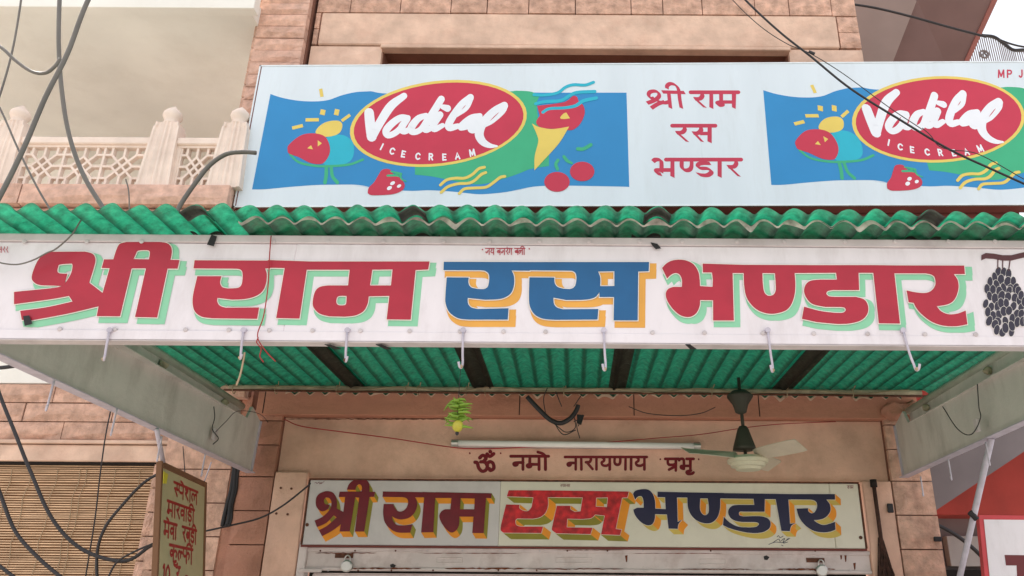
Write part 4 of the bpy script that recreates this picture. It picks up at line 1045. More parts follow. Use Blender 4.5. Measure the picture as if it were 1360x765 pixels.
def logo(mp):
    ct = lambda s: [smooth_contour(parse(s, Z))]
    L0 = .0026
    parts = []
    base = fill('logo_field', ct('M: 132,113! 200,135 300,153 400,157 480,148 560,120 640,102 720,97 N: 190,122 340,140 Q: -200,120 0,104 100,106 170,108! 705,108! 722,688! 600,685 300,680 150,685 60,700 0,712 O: 1360,355 1200,385 1060,400 960,402 800,385 600,372 400,375 0,335 M: 720,668 640,655 500,655 400,657 250,668 100,682 22,683!'), mp, M_pblue, brd, L0)
    fill('green_swoosh', ct('O: 480,120! 480,250! 600,262 720,285 850,310 1000,325 1200,275 1360,215 Q: 40,600 130,575 228,560! 228,490! 165,430! 165,300! 150,170! 172,125! 120,103 60,97 0,97 N: 1290,118 1200,125! 700,300!'), mp, M_pgreen, brd, L0+.0005)
    z = Z['N']
    fill('oval_rim', [EL(z, 693, 364, 663, 326, -60, -35)], mp, M_pyel, brd, L0+.001)
    fill('oval', [EL(z, 695, 364, 636, 306, -58, -34)], mp, M_pred, brd, L0+.0015)
    # script
    N_ = lambda pts: [(z[0]+x/z[2], z[1]+y/z[2], 1.1*w/z[2]) for x, y, w in pts]
    b = BM(); k = 0
    for st in (
      [(172,285,66),(180,370,68),(192,465,68)], [(195,460,62),(250,365,58),(335,235,60),(435,158,44)],
      [(465,322,36),(410,322,44),(345,365,50),(300,420,50),(315,455,42),(370,435,42),(430,380,40)], [(460,330,44),(415,400,50),(440,425,42),(490,400,34)],
      [(600,305,36),(540,330,46),(490,395,52),(500,430,42),(560,410,40),(620,320,40)], [(715,182,48),(650,290,52),(590,385,50),(605,415,40),(660,385,36)],
      [(705,300,48),(655,375,50),(665,408,42),(725,380,34)], [(725,240,34),(762,252,48)],
      [(935,168,46),(860,230,46),(780,350,52),(775,398,46),(840,385,38)], [(940,175,34),(905,250,30),(830,305,24)],
      [(1005,308,38),(940,325,46),(875,375,46),(860,398,38),(920,385,36),(985,330,34)], [(1000,315,44),(940,395,50),(955,418,40),(1000,390,36)],
      [(1190,228,48),(1110,275,52),(1030,360,58),(1000,440,62),(1025,500,52),(1080,532,34),(1135,536,12)], [(1198,232,36),(1175,280,32),(1100,350,26),(1045,380,24)]):
        ribbon(b, N_(st), mp, L0+.002, k); k += 1
    obj('script_lettering', b, M_pwhite, brd)
    for i, (c, x, y, rot) in enumerate((('I', 268, 540, .45), ('C', 347, 573, .3), ('E', 430, 595, .2), ('C', 540, 612, .1), ('R', 637, 615, .03), ('E', 738, 618, -.03), ('A', 837, 608, -.1), ('M', 948, 585, -.2))):
        b = BM(); latin(b, c, z[0]+x/z[2], z[1]+y/z[2], 46/z[2], 11.5/z[2], rot, mp, L0+.002, 0); obj('small_letter', b, M_pwhite, brd)
    def strokes(name, zk, lst, m, lift):
        zz = Z[zk]
        for i, st in enumerate(lst):
            b = BM(); ribbon(b, [(zz[0]+x/zz[2], zz[1]+y/zz[2], w/zz[2]) for x, y, w in st], mp, lift+i*.00003, 0, 5); obj(name, b, m, brd)
    # sundae with sun
    fill('cyan_ball', ct('M: 470,375 510,357 570,360 615,390 632,440 620,500 580,530 520,537 450,532 440,450'), mp, M_pcyan, brd, L0+.0006)
    fill('sun_disc', ct('M: 402,345 420,310 460,283 510,272 550,278 562,305 545,345 500,365 440,368'), mp, M_pyel, brd, L0+.0009)
    strokes('green_dish', 'M', [[(250,475,14),(300,520,14),(380,540,14),(470,545,14),(600,535,14),(685,505,14)], [(467,548,22),(465,600,22),(458,642,22)], [(495,548,20),(503,605,20),(532,642,22)]], M_pgreen, L0+.0011)
    fill('red_ball', ct('M: 235,450 240,420 290,375 340,352 410,350 460,370 485,420 485,470 460,515 430,532 370,525 300,490 245,470'), mp, M_pred, brd, L0+.0014)
    for i, (x0, y0, x1, y1, w) in enumerate(((432,82,440,130,20), (448,207,441,238,30), (532,205,524,240,28), (558,274,608,238,18), (342,268,422,267,20), (262,317,326,302,20))):
        zz = Z['M']; dx, dy = x1-x0, y1-y0; L = math.hypot(dx, dy); nx, ny = -dy/L*w/2, dx/L*w/2
        b = BM(); vs = [b.verts.new(mp(zz[0]+x/zz[2], zz[1]+y/zz[2], L0+.001)) for x, y in ((x0+nx, y0+ny), (x1+nx, y1+ny), (x1-nx, y1-ny), (x0-nx, y0-ny))]; b.faces.new(vs); obj('sun_ray', b, M_pyel, brd)
    for tri in (((352,438), (375,420), (386,444)), ((415,390), (440,408), (415,427))):
        b = BM(); b.faces.new([b.verts.new(mp(Z['M'][0]+x/4.5, Z['M'][1]+y/4.5, L0+.0018)) for x, y in tri]); obj('yellow_fleck', b, M_pyel, brd)
    fill('strawberry', ct('O: 110,385 120,350 160,310 190,260 220,215 260,205 290,215 305,240 350,265 385,300 400,335 385,370 340,395 270,408 150,412 115,400'), mp, M_pred, brd, L0+.0022)
    strokes('strawberry_leaf', 'O', [[(265,258,16),(330,256,18),(352,262,14)], [(292,225,10),(340,238,20),(372,245,18)], [(365,245,18),(375,285,14),(412,303,8)]], M_pgreen, L0+.0024)
    zo_ = Z['O']
    for cx, cy, r in ((305, 318, 19), (280, 356, 20), (356, 340, 17)):
        b = BM(); b.faces.new([b.verts.new(mp(zo_[0]+(cx+r*cos(t))/zo_[2], zo_[1]+(cy+r*.75*sin(t)-.3*r*cos(t))/zo_[2], L0+.0026)) for t in [2*pi*i/14 for i in range(14)]]); obj('strawberry_seed', b, M_pwhite, brd)
    strokes('yellow_squiggle', 'O', [[(680,332,22),(730,292,22),(800,278,22),(870,278,22),(930,250,22),(980,205,22),(1026,192,22)], [(685,390,22),(740,345,22),(820,322,22),(900,318,22),(950,295,22),(1000,250,22),(1036,234,22)], [(828,398,22),(870,362,22),(950,355,22),(1040,348,22),(1100,310,22),(1150,272,22),(1186,264,22)]], M_pyel, L0+.0022)
    # cone
    fill('red_scoop', ct('Q: 155,190! 300,172 345,155 375,130 400,135 410,160 440,190 447,240 420,300 380,335 345,340! 280,333 200,328 160,312 150,285 172,250!'), mp, M_pred, brd, L0+.0022)
    fill('yellow_cone', ct('Q: 123,298! 165,320 250,333 352,318! 290,420 200,520 138,588! 140,500 160,420 158,380'), mp, M_pyel, brd, L0+.0026)
    strokes('cyan_wave', 'Q', [[(135,122,18),(200,124,18),(280,110,18),(330,75,18),(380,60,18),(450,62,18),(502,45,18)], [(145,178,18),(200,165,20),(300,158,20),(350,130,20),(400,108,20),(510,102,20)], [(190,230,18),(230,208,18),(320,203,18),(390,190,20),(440,160,22),(520,142,20)]], M_pcyan, L0+.0024)
    fill('cone_mark', [smooth_contour(parse('Q: 297,262 318,238 335,232! 357,268! 310,272', Z))], mp, M_pyel, brd, L0+.003)
    strokes('cherry_leaf', 'Q', [[(405,455,22),(440,455,22),(485,430,22)], [(283,525,20),(270,550,20),(280,580,20)], [(320,503,20),(340,528,20),(368,543,14)]], M_pgreen, L0+.0022)
    zq = Z['Q']
    fill('cherry', [EL(zq, 277, 658, 78, 61)], mp, M_pred, brd, L0+.0026); fill('cherry', [EL(zq, 432, 594, 75, 60)], mp, M_pred, brd, L0+.0025)
logo(front(YB))
a_, b2_ = P(336, 251, YB), P(1026, 246, YB); dX = P(1011, 121, YB).x-P(357, 127, YB).x
dX = (dX+b2_.x-a_.x)/2; dZ = ((P(1011, 121, YB).z-P(357, 127, YB).z)+(b2_.z-a_.z))/2
logo(lambda px, py, lf=0: P(px, py, YB)+Vector((dX, -lf, dZ)))
# middle text
mB = front(YB); b_ = BM()
nib = (.62, .5)
b_ = BM()
for i, st_ in enumerate(([(48,190),(95,172),(128,145),(124,118),(98,108),(66,116),(58,138),(76,158),(98,156)], [(98,156),(125,178),(165,188),(200,180)], [(76,224),(120,196),(168,180)],
    [(150,114),(303,118)], [(194,116),(200,170),(206,224)], [(264,118),(270,170),(280,224)], [(182,92),(184,72),(206,58),(238,66),(258,90),(264,116)])):
    ribbon(b_, [(850+x/5.1, 100+y/5.1, 4.7) for x, y in st_], mB, .0028, i, 4, nib)
obj('word', b_, M_ptext, brd)
words('word', [['ra', 'aa', 'ma']], 918, 122.8, 21, 0, mB, M_ptext, brd, lift=.0028, xs=1.9, wd=5.0, nib=nib)
words('word', [['ra', 'sa']], 893.5, 167.2, 22, 0, mB, M_ptext, brd, lift=.0028, xs=1.95, wd=5.0, nib=nib)
words('word', [['bha', 'nn', 'dda', 'aa', 'ra']], 866.5, 212.2, 23, 0, mB, M_ptext, brd, lift=.0028, xs=1.85, wd=5.0, nib=nib)
x = 1325
for i, (c, w) in enumerate((('M', 12), ('P', 9), (None, 7), ('J', 8))):
    if c:
        b_ = BM(); latin(b_, c, x, 93.4, 9.6, 2.0, 0, mB, .0028, 0, center=False); obj('letter', b_, M_ptext, brd)
    x += w

# ================================================================== BALCONY (upper left)
bal = thing('balcony', 'pale carved stone balcony with lattice railing at the upper left', 'balcony', (-4.5, 5.3, P(100, 283, 5.3).z))
YR = 5.28
zl0, zl1 = P(200, 292, YR).z, P(200, 251, YR).z
zlm = P(200, 274, YR-.05).z
xe = P(308, 270, YR).x
courses(-8, xe, [zl0, zlm-.003], YR-.03, .1, M_stone4, bal, 1.2, 1.9)
courses(-8, xe-.0, [zlm+.003, zl1], YR-.09, .1, M_stone4, bal, 1.0, 1.7)
box('floor_slab', -8, XL-.02, YR+.02, 8, zl0+.02, zl1-.01, M_cream, bal)
zc = P(170, 14, 5.3).z
box('ceiling', -8, XL+.01, 5.36, 8.0, zc+.02, zc+.2, M_cream, bal)
box('ceiling_beam', -8, P(338, 5, 5.26).x, 5.26, 5.359, zc, zc+.6, M_cream, bal)
box('back_wall', -8, XL-.03, 7.8, 8, zl1, zc+.02, M_cream, bal)
# posts: tapered fluted shafts with bulb finials
zp1 = P(230, 165, YR).z; zfin = P(230, 140, YR).z
def post(xc):
    b = BM(); n = 20; h = zp1-zl1
    prof = []
    def sec(w, d):
        pts = []
        fl = 5
        xsn = [-1, -.85, -.75, -.5, -.4, -.15, -.05, .05, .15, .4, .5, .75, .85, 1]
        for i, u in enumerate(xsn):
            groove = .012 if i in (2, 3, 5, 8, 10, 11) else 0
            pts.append((u*w, -d+groove*1.0))
        pts += [(w, d), (-w, d)]
        return pts
    rings = []
    for t, w in ((0, .125), (.55, .108), (.93, .098), (.935, .09), (1, .086)):
        rings.append([b.verts.new((xc+x, YR+.02+y, zl1+h*t)) for x, y in sec(w, .07 if t < .93 else .06)])
    for a, c in zip(rings, rings[1:]):
        for i in range(len(a)): b.faces.new([a[i], a[(i+1) % len(a)], c[(i+1) % len(a)], c[i]])
    b.faces.new(rings[-1]); b.faces.new(list(reversed(rings[0])))
    bmesh.ops.recalc_face_normals(b, faces=b.faces)
    o = obj('post', b, M_carved, bal)
    hf = zfin-zp1
    b = BM(); lathe(b, [(.055, 0), (.058, hf*.1), (.05, hf*.18), (.062, hf*.3), (.074, hf*.45), (.07, hf*.6), (.05, hf*.75), (.022, hf*.9), (.004, hf)], (xc, YR+.02, zp1), 16)
    f = obj('finial', b, M_carved, o, True)
    return o
xp = [P(216, 205, YR).x, P(308, 205, YR).x, P(8, 205, YR).x]
dxp = xp[0]-xp[2]
for x in xp+[xp[2]-dxp, xp[2]-2*dxp]: post(x)
zrt, zrb = P(100, 184, YR).z, P(100, 193, YR).z
spans = [(xp[0]+.1, xp[1]-.1), (xp[2]+.1, xp[0]-.1), (xp[2]-dxp+.1, xp[2]-.1), (xp[2]-2*dxp+.1, xp[2]-dxp-.1)]
def bar(b, x0, z0, x1, z1, w, d=.02):
    dx, dz = x1-x0, z1-z0; L = math.hypot(dx, dz)
    if L < 1e-5: return
    nx, nz = -dz/L*w/2, dx/L*w/2; ex, ez = dx/L*w*.3, dz/L*w*.3
    dd = d+random.uniform(-.0012, .0012)
    prism(b, [(x0-ex+nx, YR+.02-dd, z0-ez+nz), (x0-ex-nx, YR+.02-dd, z0-ez-nz), (x1+ex-nx, YR+.02-dd, z1+ez-nz), (x1+ex+nx, YR+.02-dd, z1+ez+nz)], (0, 2*dd, 0))
for a, c in spans:
    box('top_rail', a, c, YR-.03, YR+.07, zrb, zrt, M_carved, bal, .008)
    zA, zBt = zl1+.03, zrb
    b = BM(); fr = .03
    bar(b, a, zA-.015, c, zA-.015, fr, .028); bar(b, a, zBt-.01, c, zBt-.01, .02, .027)
    bar(b, a+.02, zA, a+.02, zBt, fr, .026); bar(b, c-.02, zA, c-.02, zBt, fr, .025)
    obj('lattice_frame', b, M_carved, bal)
    H = zBt-.02-zA; nU = max(1, round((c-a-.08)/H)); Wd = (c-a-.08)/nU
    for u in range(nU):
        X0 = a+.04+u*Wd; f = lambda p, q: (X0+p*Wd, zA+q*H)
        b = BM(); w = .017
        def ln(p0, q0, p1, q1): bar(b, *f(p0, q0), *f(p1, q1), w)
        ln(0, 0, 0, 1)
        for p in (0, 1):
            s = .19
            ln(p, .5, .26 if p == 0 else .74, .5)
            for q in (0, 1):
                pp = s if p == 0 else 1-s; qq = s if q == 0 else 1-s
                ln(pp, q, pp, qq); ln(p, qq, pp, qq)
        ln(.5, 0, .5, .24); ln(.5, 1, .5, .76)
        ln(.5, .76, .76, .5); ln(.76, .5, .5, .24); ln(.5, .24, .24, .5); ln(.24, .5, .5, .76)
        ln(.19, .19, .81, .81); ln(.19, .81, .81, .19)
        obj('lattice_panel', b, M_carved, bal)
# rough stones of the wall seen through the lattice: parapet backing
box('inner_kerb', -8, XL-.03, YR+.5, YR+.6, zl1, zl1+.25, M_stone3, bal)

# ================================================================== UPPER RIGHT: neighbour's overhang
ov = thing('cantilevered_slab', 'grey-brown underside of an upper storey with dull red edge at the upper right', 'building', P(1230, 60, 7))
b_ = BM(); prism(b_, [P(1120, -120, 6.6), P(1250, -120, 6.6), P(1218, 0, 6.6), P(1175, 110, 6.6), P(1167, 140, 6.6), P(1120, 140, 6.6)], (0, .3, 0)); obj('side_wall', b_, M_slab, ov)
b_ = BM(); A_ = [P(1265, -120, 6.0), P(1218, 0, 6.59), P(1175, 110, 7.2), P(1268, 110, 7.2), P(1318, 0, 6.5), P(1382, -120, 6.0)]
prism(b_, A_, (0, .05, .18)); obj('soffit', b_, M_slab2, ov)
b_ = BM(); prism(b_, [P(1382, -120, 5.99), P(1318, 0, 6.49), P(1268, 110, 7.19), P(1274, 110, 7.19), P(1325, 0, 6.49), P(1391, -120, 5.99)], (0, .05, .2)); obj('edge_strip', b_, M_slabedge, ov)
# barred grille with cable bundle
gr = thing('barred_grille', 'row of thin pale vertical bars behind the top right end of the board', 'grille', P(1320, 80, 9))
bb = BM(); tube(bb, [(0, 0, -.9), (0, 0, 0)], .006, 6); bme = bpy.data.meshes.new('bar'); bb.to_mesh(bme); bb.free(); bme.materials.append(M_ngrey)
def topy(px): return 50 if px < 1320 else (50+(px-1320)*.75 if px < 1345 else 67)
for i in range(36):
    px = 1268+i*2.9; o = bpy.data.objects.new('bar', bme); COL.objects.link(o); o.parent = gr; o.matrix_parent_inverse = Matrix.Translation(-wp(gr)); o.location = P(px+4, topy(px), 9); o.scale = (1.2, 1, 1)
wire('top_rail', [P(x, y, 8.98) for x, y in ((1262, 47), (1300, 47), (1318, 49), (1332, 56), (1345, 66), (1362, 67), (1400, 67))], .022, M_ngrey, gr)
b_ = BM(); c = P(1307, 72, 8.95)
tube(b_, [c+Vector((.06*cos(a), 0, .06*sin(a))) for a in [i*pi/6 for i in range(13)]], .014, 6); tube(b_, [c+Vector((-.04, 0, -.03)), c+Vector((.0, 0, .03)), c+Vector((.04, 0, -.03))], .014, 6); obj('rosette', b_, M_ngrey, gr)
tag(wire('cable_bundle', [P(x, y, 8.0) for x, y in ((1290, 44), (1305, 47), (1320, 49), (1332, 57), (1345, 66), (1362, 66), (1420, 64))], .02, M_cable), 'thick black cable bundle over the barred grille at the top right', 'cable')
tag(wire('power_cable', [P(x, y, 7.9) for x, y in ((1328, 53), (1345, 59), (1365, 63), (1420, 70))], .012, M_cable), 'loose black cable arching right of the cable bundle over the grille', 'cable')

# ================================================================== LOWER RIGHT: next shop
nb = thing('next_shop_front', 'red painted beam and grey awning of the shop on the right, past the stone pilaster', 'building', (3.6, 7.5, 0))
b_ = BM(); prism(b_, [P(1225, 690, 6.4), P(1400, 573, 6.4), P(1700, 380, 6.4), P(1700, 300, 6.4), P(1225, 560, 6.4)], (0, .06, 0)); obj('grey_awning_side', b_, M_ngrey, nb)
box('red_beam', xat(1200, 683, 7.2), 7.5, 7.2, 7.5, P(1300, 684, 7.2).z, P(1300, 500, 7.2).z, M_neigh, nb)
box('grey_wall', xat(1200, 683, 7.6), 7.5, 7.6, 7.8, 0, P(1300, 660, 7.6).z, M_ngrey, nb)
box('pale_panel', xat(1255, 700, 7.5), 7.5, 7.5, 7.59, P(1280, 752, 7.5).z, P(1280, 712, 7.5).z, mat('neighbour_pale', (176, 166, 162), .8), nb)
box('dark_opening', xat(1200, 700, 7.5), 7.5, 7.5, 7.58, .1, P(1280, 757, 7.5).z, M_black, nb)
ns = thing('neighbour_sign', 'white sign with a pinkish-red border and part of a brown letter at the lower right', 'signboard', P(1330, 765, 4.9))
YN = 4.9
q = [P(1300, 684, YN), P(1500, 686, YN), P(1500, 900, YN), P(1321, 900, YN)]
b_ = BM(); prism(b_, q, (0, .04, 0)); obj('frame', b_, M_pinkred, ns)
q = [P(1306.5, 690, YN-.002), P(1500, 692, YN-.002), P(1500, 900, YN-.002), P(1328, 900, YN-.002)]
b_ = BM(); prism(b_, q, (0, -.002, 0)); obj('sign_face', b_, M_white, ns)
fill('letter', [[(1334, 737), (1400, 738), (1400, 752), (1366, 752), (1366, 790), (1352, 790), (1350, 751), (1336, 751)]], front(YN-.004), mat('brown_letter', (110, 40, 44), .5), ns, .001)
# brace pole from the right beam down to the wall
brc = thing('brace_pole', 'slanted pale steel pole running down from the right canopy beam', 'pole', (2.26, 5.5, 1.1))
p0 = PX(1318, 590, 2.26); p1 = PX(1275, 765, 2.26); p2 = p0+(p1-p0)*1.75
b_ = BM(); tube(b_, [p0+Vector((0, 0, .03)), p1, p2], .017, 10); obj('pole', b_, M_wpipe, brc, True)
b_ = BM(); c = PX(1293, 685, 2.25)
tube(b_, [c+Vector((-.02, 0, .02)), c+Vector((0, 0, 0)), c+Vector((.015, 0, -.02))], .016, 7); obj('tape_wrap', b_, M_tape, brc)
tag(wire('sagging_cable', [P(x, y, 6.6) for x, y in ((1238, 694), (1262, 706), (1285, 722), (1306, 742), (1330, 775))], .016, M_cable), 'dark cable sagging behind the slanted pole at the lower right', 'cable')

# ================================================================== HANGING YELLOW SIGN (left)
XS = -2.26
ys = thing('kulfi_sign', 'olive-yellow hanging price sign with red Hindi lettering under the left canopy beam', 'sign', (XS, 4.8, 1.7))
ztop = CAMZ+.752
y0s, y1s = 4.40, 5.20
HS = .80
b_ = BM(); bx(b_, XS-.02, XS+.0, y0s+.02, y1s-.02, ztop-HS+.02, ztop-.02); obj('sign_face', b_, M_yboard, ys)
for (a, b, c, d) in ((y0s, y0s+.022, ztop-HS, ztop), (y1s-.03, y1s, ztop-HS, ztop)):
    b_ = BM(); bx(b_, XS-.025, XS+.006, a, b, c, d, .003); obj('frame_stile', b_, M_yframe, ys)
for (c, d) in ((ztop-.035, ztop), (ztop-HS, ztop-HS+.035)):
    b_ = BM(); bx(b_, XS-.024, XS+.005, y0s+.022, y1s-.03, c, d, .003); obj('frame_rail', b_, M_yframe, ys)
b_ = BM(); prism(b_, [(XS+.014, y0s+.002, ztop-.06), (XS+.014, y0s+.07, ztop-.065), (XS+.014, y0s+.05, ztop-.12), (XS+.014, y0s+.002, ztop-.125)], (.002, 0, 0)); obj('sticker', b_, M_yellow, ys)
mS = lambda u, v, lf=0: Vector((XS+lf, y0s+u, ztop-v))
def st(runs, u, v, h, xs, k0): words('word', runs, u, v, h, .09, mS, M_ytext, ys, lift=.0015, xs=xs, wd=h*.21)
st([['s', 'pa', 'e', 'sha', 'la']], .21, .085, .074, 2.2, 0)
st([['ma', 'aa', 'ra', 'va', 'aa', 'rra', 'ii']], .12, .20, .077, 1.72, 40)
st([['ma', 'e', 'va', 'aa'], ['ra', 'ba', 'rra', 'ii']], .08, .315, .078, 1.55, 90)
st([['ka', 'u', 'l', 'pha', 'ii']], .18, .43, .08, 1.95, 140)
st([['1', '0'], ['ra', 'u'], ['-']], .09, .54, .08, 1.6, 170)
b_ = BM(); tube(b_, [PX(204, 572, -2.2), (XS, y0s+.03, ztop+.0)], .012, 8); obj('hanger_pole', b_, M_wpipe, ys, True)
b_ = BM(); tube(b_, [(XS, y1s-.04, ztop), (-2.22, y1s-.04, CAMZ+.87)], .004, 6); obj('hanger_wire', b_, M_wpipe, ys, True)

ys.location = (-2.26, 4.40, ztop)
for c_ in ys.children: c_.matrix_parent_inverse = Matrix.Translation((2.26, -4.40, -ztop))
ys.rotation_euler = (0, -.15, .115)

# ================================================================== TUBE LIGHT, FAN, BROOM, CONDUIT
tl = thing('tube_light', 'unlit white fluorescent tube on the beige panel above the painted prayer', 'lamp', P(765, 593, 5.56))
YT = 5.53
a, b = P(600, 588.5, YT), P(930, 592.5, YT)
b_ = BM(); tube(b_, [a+Vector((.02, 0, 0)), b-Vector((.02, 0, 0))], .0215, 16); obj('glass_tube', b_, M_tube, tl, True)
for s, e in ((a, 1), (b, -1)):
    b_ = BM(); tube(b_, [s, s+Vector((.045*e, 0, 0))], .027, 12); obj('end_cap', b_, M_steel, tl)
b_ = BM(); bx(b_, a.x-.005, b.x+.005, YT+.022, YT+.07, a.z-.02, a.z+.014, .003); obj('batten', b_, M_trim, tl)
fan = thing('ceiling_fan', 'cream ceiling fan with grimy green rod covers hanging under the canopy', 'fan', (xat(990, 612, 5.05), 5.05, 2.4))
YFN = 5.05; fx = xat(993, 612, YFN); fz = zat(612, YFN)
ztopf = zat(524, YFN)
b_ = BM(); lathe(b_, [(.018, -.12), (.036, -.11), (.05, -.06), (.084, -.01), (.084, 0), (.05, .03)], (fx-.02, YFN, ztopf), 18); obj('top_cup', b_, M_fand, fan, True)
b_ = BM(); tube(b_, [(fx-.02, YFN, ztopf+.12), (fx-.01, YFN, fz)], .011, 8); obj('down_rod', b_, M_fand, fan, True)
b_ = BM(); lathe(b_, [(.074, 0), (.07, .02), (.054, .07), (.036, .13), (.024, .15)], (fx-.015, YFN, zat(596, YFN)), 18); obj('lower_cup', b_, M_fand, fan, True)
b_ = BM(); lathe(b_, [(.03, -.055), (.075, -.05), (.082, -.035), (.105, -.03), (.112, -.012), (.125, -.008), (.128, .012), (.11, .03), (.05, .036)], (fx, YFN, fz+.0), 28); obj('motor_housing', b_, M_fanc, fan, False)
for ang in (-58, 55, 203):
    a_r = radians(ang); d = Vector((cos(a_r), sin(a_r), 0)); n = Vector((-d.y, d.x, 0)); b_ = BM()
    c = Vector((fx, YFN, fz+.034))
    rt = []; 
    prof = [(.07, .02), (.12, .04), (.25, .058), (.4, .062), (.45, .048)]
    tl_ = [c+d*r+n*w-Vector((0, 0, .026)) for r, w in prof]; tr_ = [c+d*r-n*w+Vector((0, 0, .026)) for r, w in prof]
    prism(b_, tl_+tr_[::-1], (0, 0, .004)); obj('blade', b_, M_blade, fan)
# broom hanging on the right jamb
bro = thing('broom', 'dark straw broom hanging on the pale jamb right of the shutter', 'broom', P(1176, 763, YW-.05))
h0 = P(1160, 641, YW-.06); h1 = P(1172, 730, YW-.06)
b_ = BM(); tube(b_, [h0, h1], .014, 8); obj('handle', b_, M_broom, bro, True)
b_ = BM(); tube(b_, [h0+Vector((0, 0, .02)), h0, h0-Vector((0, 0, .03))], .024, 8); obj('handle_cap', b_, M_black, bro, True)
b_ = BM()
for i in range(70):
    s = Vector((random.uniform(-.015, .015), random.uniform(-.012, .01), random.uniform(0, .08)))
    e = Vector((random.uniform(-.06, .065), random.uniform(-.02, .02), -random.uniform(.16, .22)))
    tube(b_, [h1+s, h1+s*.5+e*.5, h1+e], .0035, 4)
tag(obj('bristles', b_, M_broom, bro), kind='stuff')
b_ = BM(); c = P(1182, 675, YW-.04); bx(b_, c.x-.02, c.x+.02, c.y-.012, c.y, c.z-.03, c.z+.03, .004)
tag(obj('door_stop', b_, M_tape), 'small black clip fixed on the pale jamb beside the broom handle', 'clip')
b_ = BM(); c = P(1246, 716, YW-.05); bx(b_, c.x-.03, c.x+.02, c.y-.012, c.y+.03, c.z-.015, c.z+.015, .004)
tag(obj('cable_clamp', b_, M_tape), 'small black clamp at the outer corner of the right stone pilaster', 'clamp')
# conduit with loose wires below the rail
cd = thing('loose_conduit', 'black corrugated conduit with loose wire ends dangling left of the fan', 'conduit', P(735, 560, 5.35))
wire('conduit', [P(x, y, 5.35) for x, y in ((700, 527), (715, 543), (730, 557), (744, 562), (757, 556), (765, 546), (768, 538))], .017, M_cable, cd)
for pts in (((724, 553), (740, 566), (752, 574), (764, 568), (762, 550)), ((735, 560), (748, 577), (765, 571)), ((768, 552), (766, 566), (770, 582)), ((762, 560), (771, 556), (774, 551), (768, 566)), ((746, 540), (738, 520)), ((725, 552), (722, 530), (727, 515)), ((762, 540), (772, 525))):
    wire('loose_wire', [P(x, y, 5.34) for x, y in pts], .0035, M_cable, cd)
b_ = BM(); c = P(770, 556, 5.33); prism(b_, [c+Vector((-.02, 0, .03)), c+Vector((.03, 0, .025)), c+Vector((.01, 0, -.04)), c+Vector((-.015, 0, -.03))], (0, .02, 0)); obj('connector', b_, M_tape, cd)

# ================================================================== CABLES
def cable(pts, Y, r, label, m=M_cable, name='cable', n=8):
    P_ = [P(p[0], p[1], p[2] if len(p) > 2 else Y) for p in pts]
    o = wire(name, P_, r, m, None, n, 8); return tag(o, label, 'cable')
cable([(82, -60), (79, 0), (78, 60), (82, 120), (92, 180), (112, 235), (146, 290)], 3.6, .0115, 'thick black cable dropping straight from the top edge past the balcony lattice', M_greyveil)
cable([(160, -80), (117, 0), (90, 70), (60, 130), (30, 200), (-8, 275), (-60, 360)], 3.4, .0118, 'thick black cable crossing diagonally down to the left edge over the balcony', M_greyveil)
cable([(-40, 40), (0, 62), (20, 80), (42, 95), (60, 97), (73, 88), (80, 78)], 3.5, .009, 'dark cable curving in from the left edge and hooking onto the thick vertical cable', M_greyveil)
cable([(35, -60), (28, 0), (18, 60), (5, 110), (-12, 160)], 4.0, .006, 'thin cable at the far upper left corner beside the diagonal thick cable', M_greyveil)
cable([(-30, 90), (0, 144), (25, 200), (50, 250), (75, 292)], 3.9, .0055, 'thin cable slanting down over the leftmost balcony post', M_greyveil)
cable([(340, 203), (322, 202), (300, 205), (278, 220), (258, 245), (238, 275), (228, 300)], 4.6, .015, 'grey cable arching from behind the ice cream board down to the canopy', M_greyveil)
cable([(167, 238), (171, 255), (172, 290)], 5.1, .005, 'short thin wire hanging below the balcony lattice', M_greyveil)
cable([(-30, 440), (0, 525), (20, 575), (40, 625), (70, 690), (110, 730), (165, 745), (200, 725), (220, 718)], 4.9, .011, 'brown-black cable looping from the left edge under the blind to the yellow sign', M_cable)
cable([(-20, 600), (0, 655), (20, 705), (50, 740), (85, 770), (120, 800)], 4.9, .011, 'dark cable curving down across the lower left of the bamboo blind')
cable([(-20, 735), (0, 752), (30, 775)], 4.8, .01, 'short dark cable at the bottom left corner of the blind')
cable([(212, 628), (190, 642), (165, 668), (140, 700), (129, 735), (130, 790)], 4.9, .009, 'dark cable arcing from the yellow sign down across the blind')
cable([(203, 722), (180, 732), (155, 747), (140, 775)], 4.85, .006, 'thin cable branching left from the foot of the yellow sign')
cable([(270, 706), (310, 697), (345, 688), (375, 672), (408, 646), (412, 641)], 5.3, .006, 'thin black cable running from the yellow sign to the corner of the inner board')
cable([(147, 545), (140, 580), (133, 630), (126, 690), (113, 770)], 5.3, .0045, 'thin brown wire hanging straight in front of the blind')
cable([(243, 593), (245, 620), (246, 650)], 5.3, .003, 'short thin wire hanging from the left beam behind the yellow sign')
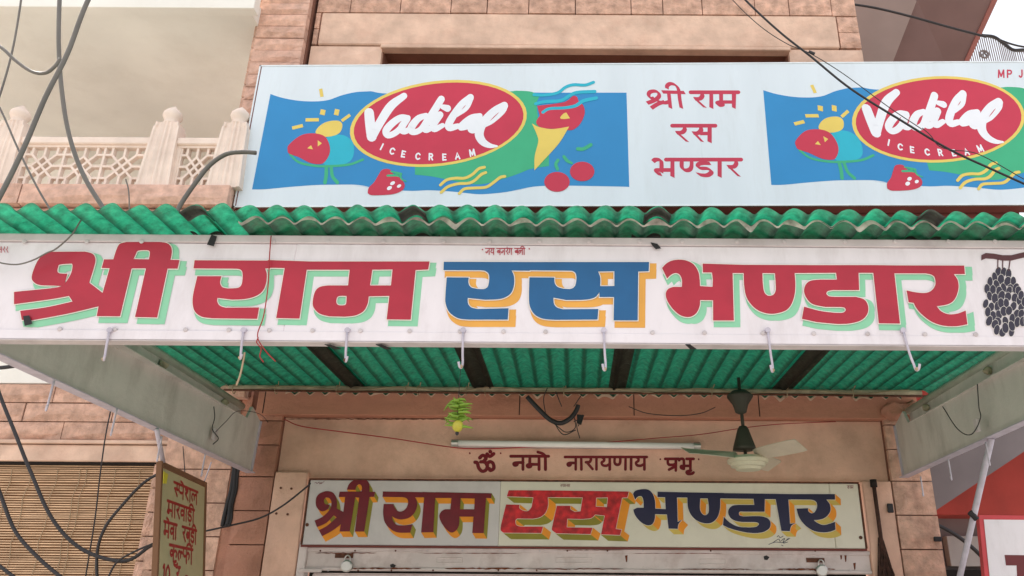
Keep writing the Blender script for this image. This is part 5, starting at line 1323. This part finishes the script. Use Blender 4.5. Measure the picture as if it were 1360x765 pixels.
cable([(-10, 489), (5, 488), (20, 486)], 5.2, .014, 'short dark cable stub at the left edge below the side beam')
cable([(955, -40), (990, 0), (1035, 42), (1078, 76), (1130, 118), (1200, 162), (1260, 198), (1320, 226), (1400, 262)], 4.6, .0075, 'black overhead cable crossing in front of the right red oval logo', M_cable)
cable([(940, -40), (975, 2), (1010, 35), (1045, 58), (1076, 71), (1120, 98), (1180, 142), (1225, 172)], 4.62, .003, 'very thin wire running beside the black overhead cable at the upper right')
cable([(1225, 170), (1236, 180), (1246, 193), (1262, 199), (1300, 205), (1360, 238)], 4.58, .003, 'thin loose wire sagging from the overhead cable over the right oval logo')
cable([(1040, -20), (1100, 0), (1160, 10), (1210, 22), (1260, 36), (1310, 49)], 6.0, .011, 'dark overhead wire running from the top edge to the barred grille')
b_ = BM(); c = P(1078, 70, 4.58); tube(b_, [c+Vector((-.02, 0, .01)), c+Vector((.02, 0, -.012))], .011, 7); tag(obj('wire_knot', b_, M_cable), 'dark wire knot on the overhead cable just above the board', 'wire knot')
# red wires on the wall
tag(wire('red_wire', [P(x, y, YW-.06) for x, y in ((378, 557), (400, 566), (450, 573), (520, 582), (600, 594), (640, 596), (700, 594), (740, 592))], .004, M_redwire), 'thin red wire sloping across the beige panel to the left end of the tube light', 'wire')
tag(wire('red_wire', [P(x, y, YW-.08) for x, y in ((740, 591), (800, 588), (870, 582), (930, 577), (990, 568), (1040, 563), (1110, 560))], .003, M_redwire), 'thin red wire rising from the tube light past the fan rod to the right', 'wire')
tag(wire('grey_twisted_wire', [P(x, y, 2.9) for x, y in ((-10, 345), (5, 350), (25, 351), (45, 345), (62, 336), (75, 330), (95, 312), (108, 292), (118, 283), (128, 290))], .003, M_greyveil), 'grey twisted wire drooping over the top left corner of the long white board', 'wire')
tag(wire('drooping_wire', [P(x, y, 5.4) for x, y in ((835, 540), (860, 549), (900, 552), (930, 549), (950, 541))], .003, M_cable), 'thin dark wire drooping over the red lintel left of the fan', 'wire')
print('objects', len(bpy.data.objects))
